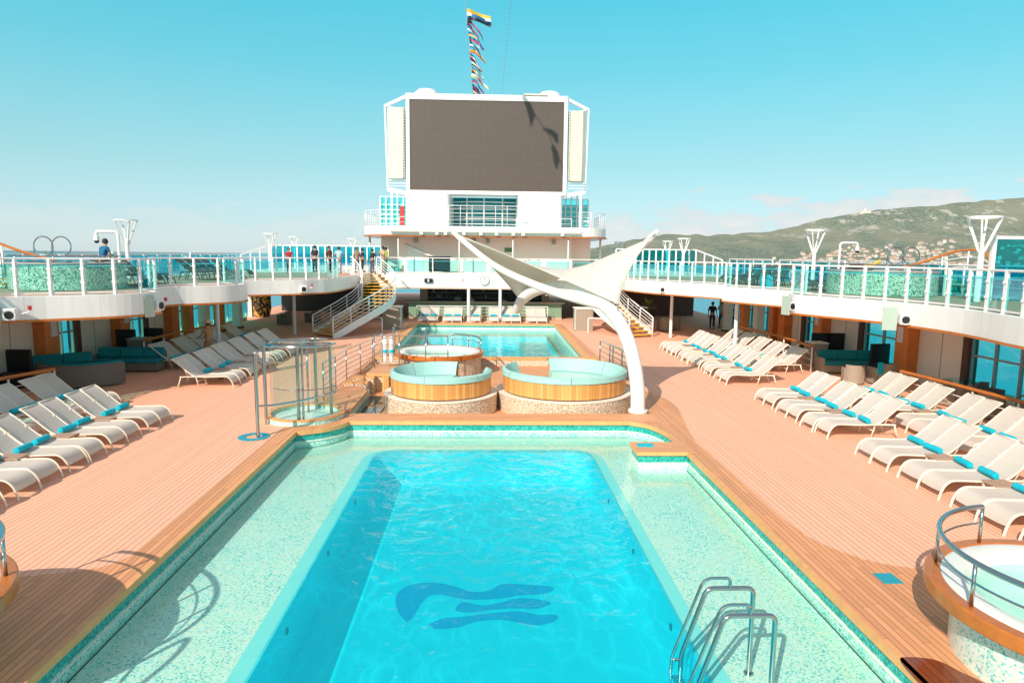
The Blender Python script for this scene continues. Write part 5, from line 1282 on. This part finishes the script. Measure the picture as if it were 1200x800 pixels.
# ------------------------------------------------------------------ people
def skin_obj(name, verts, edges, rads, mat, parent, sub=1):
    me = bpy.data.meshes.new(name); me.from_pydata([Vector(v) for v in verts], edges, []); o = bpy.data.objects.new(name, me); C.objects.link(o)
    m = o.modifiers.new('skin', 'SKIN'); m.use_smooth_shade = True
    sv = me.skin_vertices[0].data if me.skin_vertices else None
    for i, r in enumerate(rads):
        rr = (r, r) if not isinstance(r, tuple) else r
        sv[i].radius = rr; sv[i].use_root = (i == 0)
    s2 = o.modifiers.new('sub', 'SUBSURF'); s2.levels = sub; s2.render_levels = sub
    me.materials.append(M[mat] if isinstance(mat, str) else mat); o.parent = parent; return o
def person(x, y, z, rz, label, shirt, legs, hair='hair', pose='stand', skirt=False, hat=False, scale=1.0, lean=0.0, group=None):
    t = thing('person', label, 'person', (x, y, z), rz, group); t.scale = (scale,) * 3
    ln = lean
    def sp_(px, py_, pz): return (px, py_ - ln * max(0, pz - .95), pz)
    ha = {'stand': ((-.26, .02, 1.12), (-.28, -.10, .88)), 'rail': ((-.27, -.10, 1.2), (-.20, -.36, 1.08)), 'phone': ((-.24, -.12, 1.18), (-.06, -.30, 1.36))}[pose]
    hb = {'stand': ((.26, .03, 1.12), (.27, -.06, .86)), 'rail': ((.27, -.10, 1.2), (.18, -.38, 1.08)), 'phone': ((.24, -.10, 1.16), (.10, -.30, 1.32))}[pose]
    V = [sp_(0, 0, .96), sp_(0, .01, 1.15), sp_(0, .0, 1.38), sp_(0, 0, 1.50), sp_(0, -.01, 1.58), sp_(0, -.02, 1.66), sp_(0, -.01, 1.73), sp_(0, -.125, 1.635)]
    E_ = [(0, 1), (1, 2), (2, 3), (3, 4), (4, 5), (5, 6), (5, 7)]; Rr = [.13, .12, (.15, .10), .052, .07, .092, .06, .018]
    for sgn, h in ((-1, ha), (1, hb)):
        b = len(V); V += [sp_(sgn * .18, 0, 1.42), sp_(*h[0]), sp_(*h[1])]; Rr += [.06, .04, .028]; E_ += [(2, b), (b, b + 1), (b + 1, b + 2)]
        w = Vector(h[1]); d = (w - Vector(h[0])).normalized(); u = d.orthogonal().normalized()
        V.append(sp_(*(w + d * .08))); Rr.append((.035, .016)); E_.append((b + 2, b + 3))
        for q in range(4): V.append(sp_(*(w + d * (.155 + .012 * (q in (1, 2))) + u * (.014 * (q - 1.5) * 1.6)))); Rr.append(.009); E_.append((b + 3, len(V) - 1))
        V.append(sp_(*(w + d * .07 + u * .055))); Rr.append(.010); E_.append((b + 2, len(V) - 1))
    for sgn in (-1, 1):
        b = len(V); V += [(sgn * .09, 0, .90), (sgn * .105, -.02, .50), (sgn * .11, .02, .09), (sgn * .12, -.14, .035)]; Rr += [.09, .055, .04, .035]; E_ += [(0, b), (b, b + 1), (b + 1, b + 2), (b + 2, b + 3)]
    skin_obj('body', V, E_, Rr, 'skin', t)
    # shirt
    V = [sp_(0, 0, .93), sp_(0, .01, 1.15), sp_(0, 0, 1.36), sp_(0, 0, 1.475)]; E_ = [(0, 1), (1, 2), (2, 3)]; Rr = [(.17, .125), (.155, .125), (.18, .125), .065]
    for sgn, h in ((-1, ha), (1, hb)):
        b = len(V); e = Vector(h[0]); s0 = Vector((sgn * .19, 0, 1.42)); m = s0.lerp(e, .85); V += [sp_(*s0), sp_(*m)]; Rr += [.075, .055]; E_ += [(2, b), (b, b + 1)]
    skin_obj('shirt', V, E_, Rr, cloth(shirt), t)
    if skirt:
        MB().lathe([(.15, 1.0), (.20, .85), (.27, .45), (.33, .12), (.30, .12), (.2, .6)], 0, 0, 20, sy=.85).build('dress', cloth(legs), t)
    else:
        V = [(0, 0, .98)]; E_ = []; Rr = [(.165, .12)]
        for sgn in (-1, 1):
            b = len(V); V += [(sgn * .095, 0, .86), (sgn * .105, -.02, .50), (sgn * .11, .02, .12)]; Rr += [.105, .075, .06]; E_ += [(0, b), (b, b + 1), (b + 1, b + 2)]
        skin_obj('trousers', V, E_, Rr, cloth(legs), t)
        for sgn in (-1, 1): MB().box(sgn * .12 - .045, sgn * .12 + .045, -.19, .08, 0, .09).build('shoe', 'black', t, bevel=.03)
    hy = -ln * .72
    MB().lathe([(.098, 1.60), (.106, 1.68), (.09, 1.745), (.05, 1.778), (.005, 1.785)], 0, hy + .018, 16).build('hair', hair, t)
    if hat:
        MB().lathe([(.30, 1.70), (.13, 1.73), (.12, 1.84), (.08, 1.87), (.005, 1.875)], 0, hy, 24).build('hat', 'straw', t)
    return t
U = ZT
person(-11.5, 27.85, 0, R(250), 'woman in straw hat and patterned brown wrap walking behind the left loungers', (.50, .24, .10), (.42, .20, .09), pose='rail', skirt=True, hat=True)
person(-14.9, 26.6, U, R(150), 'man in blue shirt leaning on the rail of the left upper whirlpool', (.01, .14, .28), (.03, .03, .05), pose='rail', lean=.25)
ppl = [(-13.0, 46.0, .3, 'man in a red shirt standing at the far left upper railing', (.45, .03, .05), (.05, .05, .08), 'rail'),
       (-12.0, 47.2, 2.8, 'man in dark clothing standing right of the red shirted man', (.02, .02, .03), (.05, .05, .06), 'stand'),
       (-10.9, 46.6, 1.0, 'man in brown jacket on the far left upper deck', (.16, .08, .05), (.07, .06, .06), 'stand'),
       (-9.85, 45.2, 3.3, 'person in a pale blue top by the stairs on the upper deck', (.42, .60, .62), (.20, .28, .38), 'rail'),
       (-9.1, 47.3, .6, 'shirtless looking man in tan behind the stairs', (.45, .26, .18), (.10, .10, .12), 'stand'),
       (-8.75, 48.0, 2.0, 'man in black standing left of the deckhouse corner', (.015, .015, .02), (.03, .03, .04), 'stand'),
       (-7.9, 46.8, 2.5, 'dark haired woman in black beside the deckhouse corner', (.02, .02, .025), (.10, .12, .16), 'phone'),
       (-7.3, 47.2, 5.5, 'man in sand coloured shirt by the deckhouse corner', (.60, .42, .26), (.30, .26, .14), 'phone'),
       (-7.1, 48.0, 2.2, 'person in a yellow green top near the deckhouse door', (.42, .48, .03), (.20, .22, .10), 'stand')]
for q_, (x, y, a, l, c1, c2, ps) in enumerate(ppl): person(x + (q_ * 37 % 5 - 2) * .09, y + (q_ * 53 % 7 - 3) * .22, U, a, l, c1, c2, pose=ps, scale=.93 + (q_ * 29 % 6) * .022, lean=(.22 if ps == 'rail' else .05))
ppl = [(15.0, 42.6, 2.6, 'waiter in black at the left of the group under the right upper deck', (.01, .01, .012), (.01, .01, .012), 'stand'),
       (15.9, 43.4, 3.2, 'person in white top within the group under the right upper deck', (.55, .52, .50), (.02, .02, .02), 'phone'),
       (15.7, 41.3, 1.2, 'waiter in black with folded arms at the right of the group', (.012, .012, .015), (.015, .015, .02), 'phone'),
       (16.1, 41.6, 4.0, 'rightmost waiter in black by the column under the right upper deck', (.015, .015, .02), (.012, .012, .015), 'stand')]
for x, y, a, l, c1, c2, ps in ppl: person(x - .3, y, 0, a, l, c1, c2, pose=ps)
person(-2.1, 49.9, 0, 0, 'bartender in a light shirt working behind the bar counter', (.50, .45, .42), (.02, .02, .02), pose='rail')
person(-1.2, 50.0, 0, .4, 'second bartender in pink shirt behind the bar counter', (.55, .35, .32), (.02, .02, .02), pose='stand')
t = thing('orange_buoy_bag', 'black and orange bundle lying on the rim of the right upper whirlpool', 'bag', (14.6, 25.9, ZT + .9))
MB().lathe([(.01, 0), (.3, .03), (.34, .12), (.2, .22), (.01, .25)], 0, 0, 16).build('bag', 'black', t); MB().tube([(.1, 0, .15), (.7, 0, .2), (1.0, .1, .35)], .06, 8).build('strap', 'yellow', t)
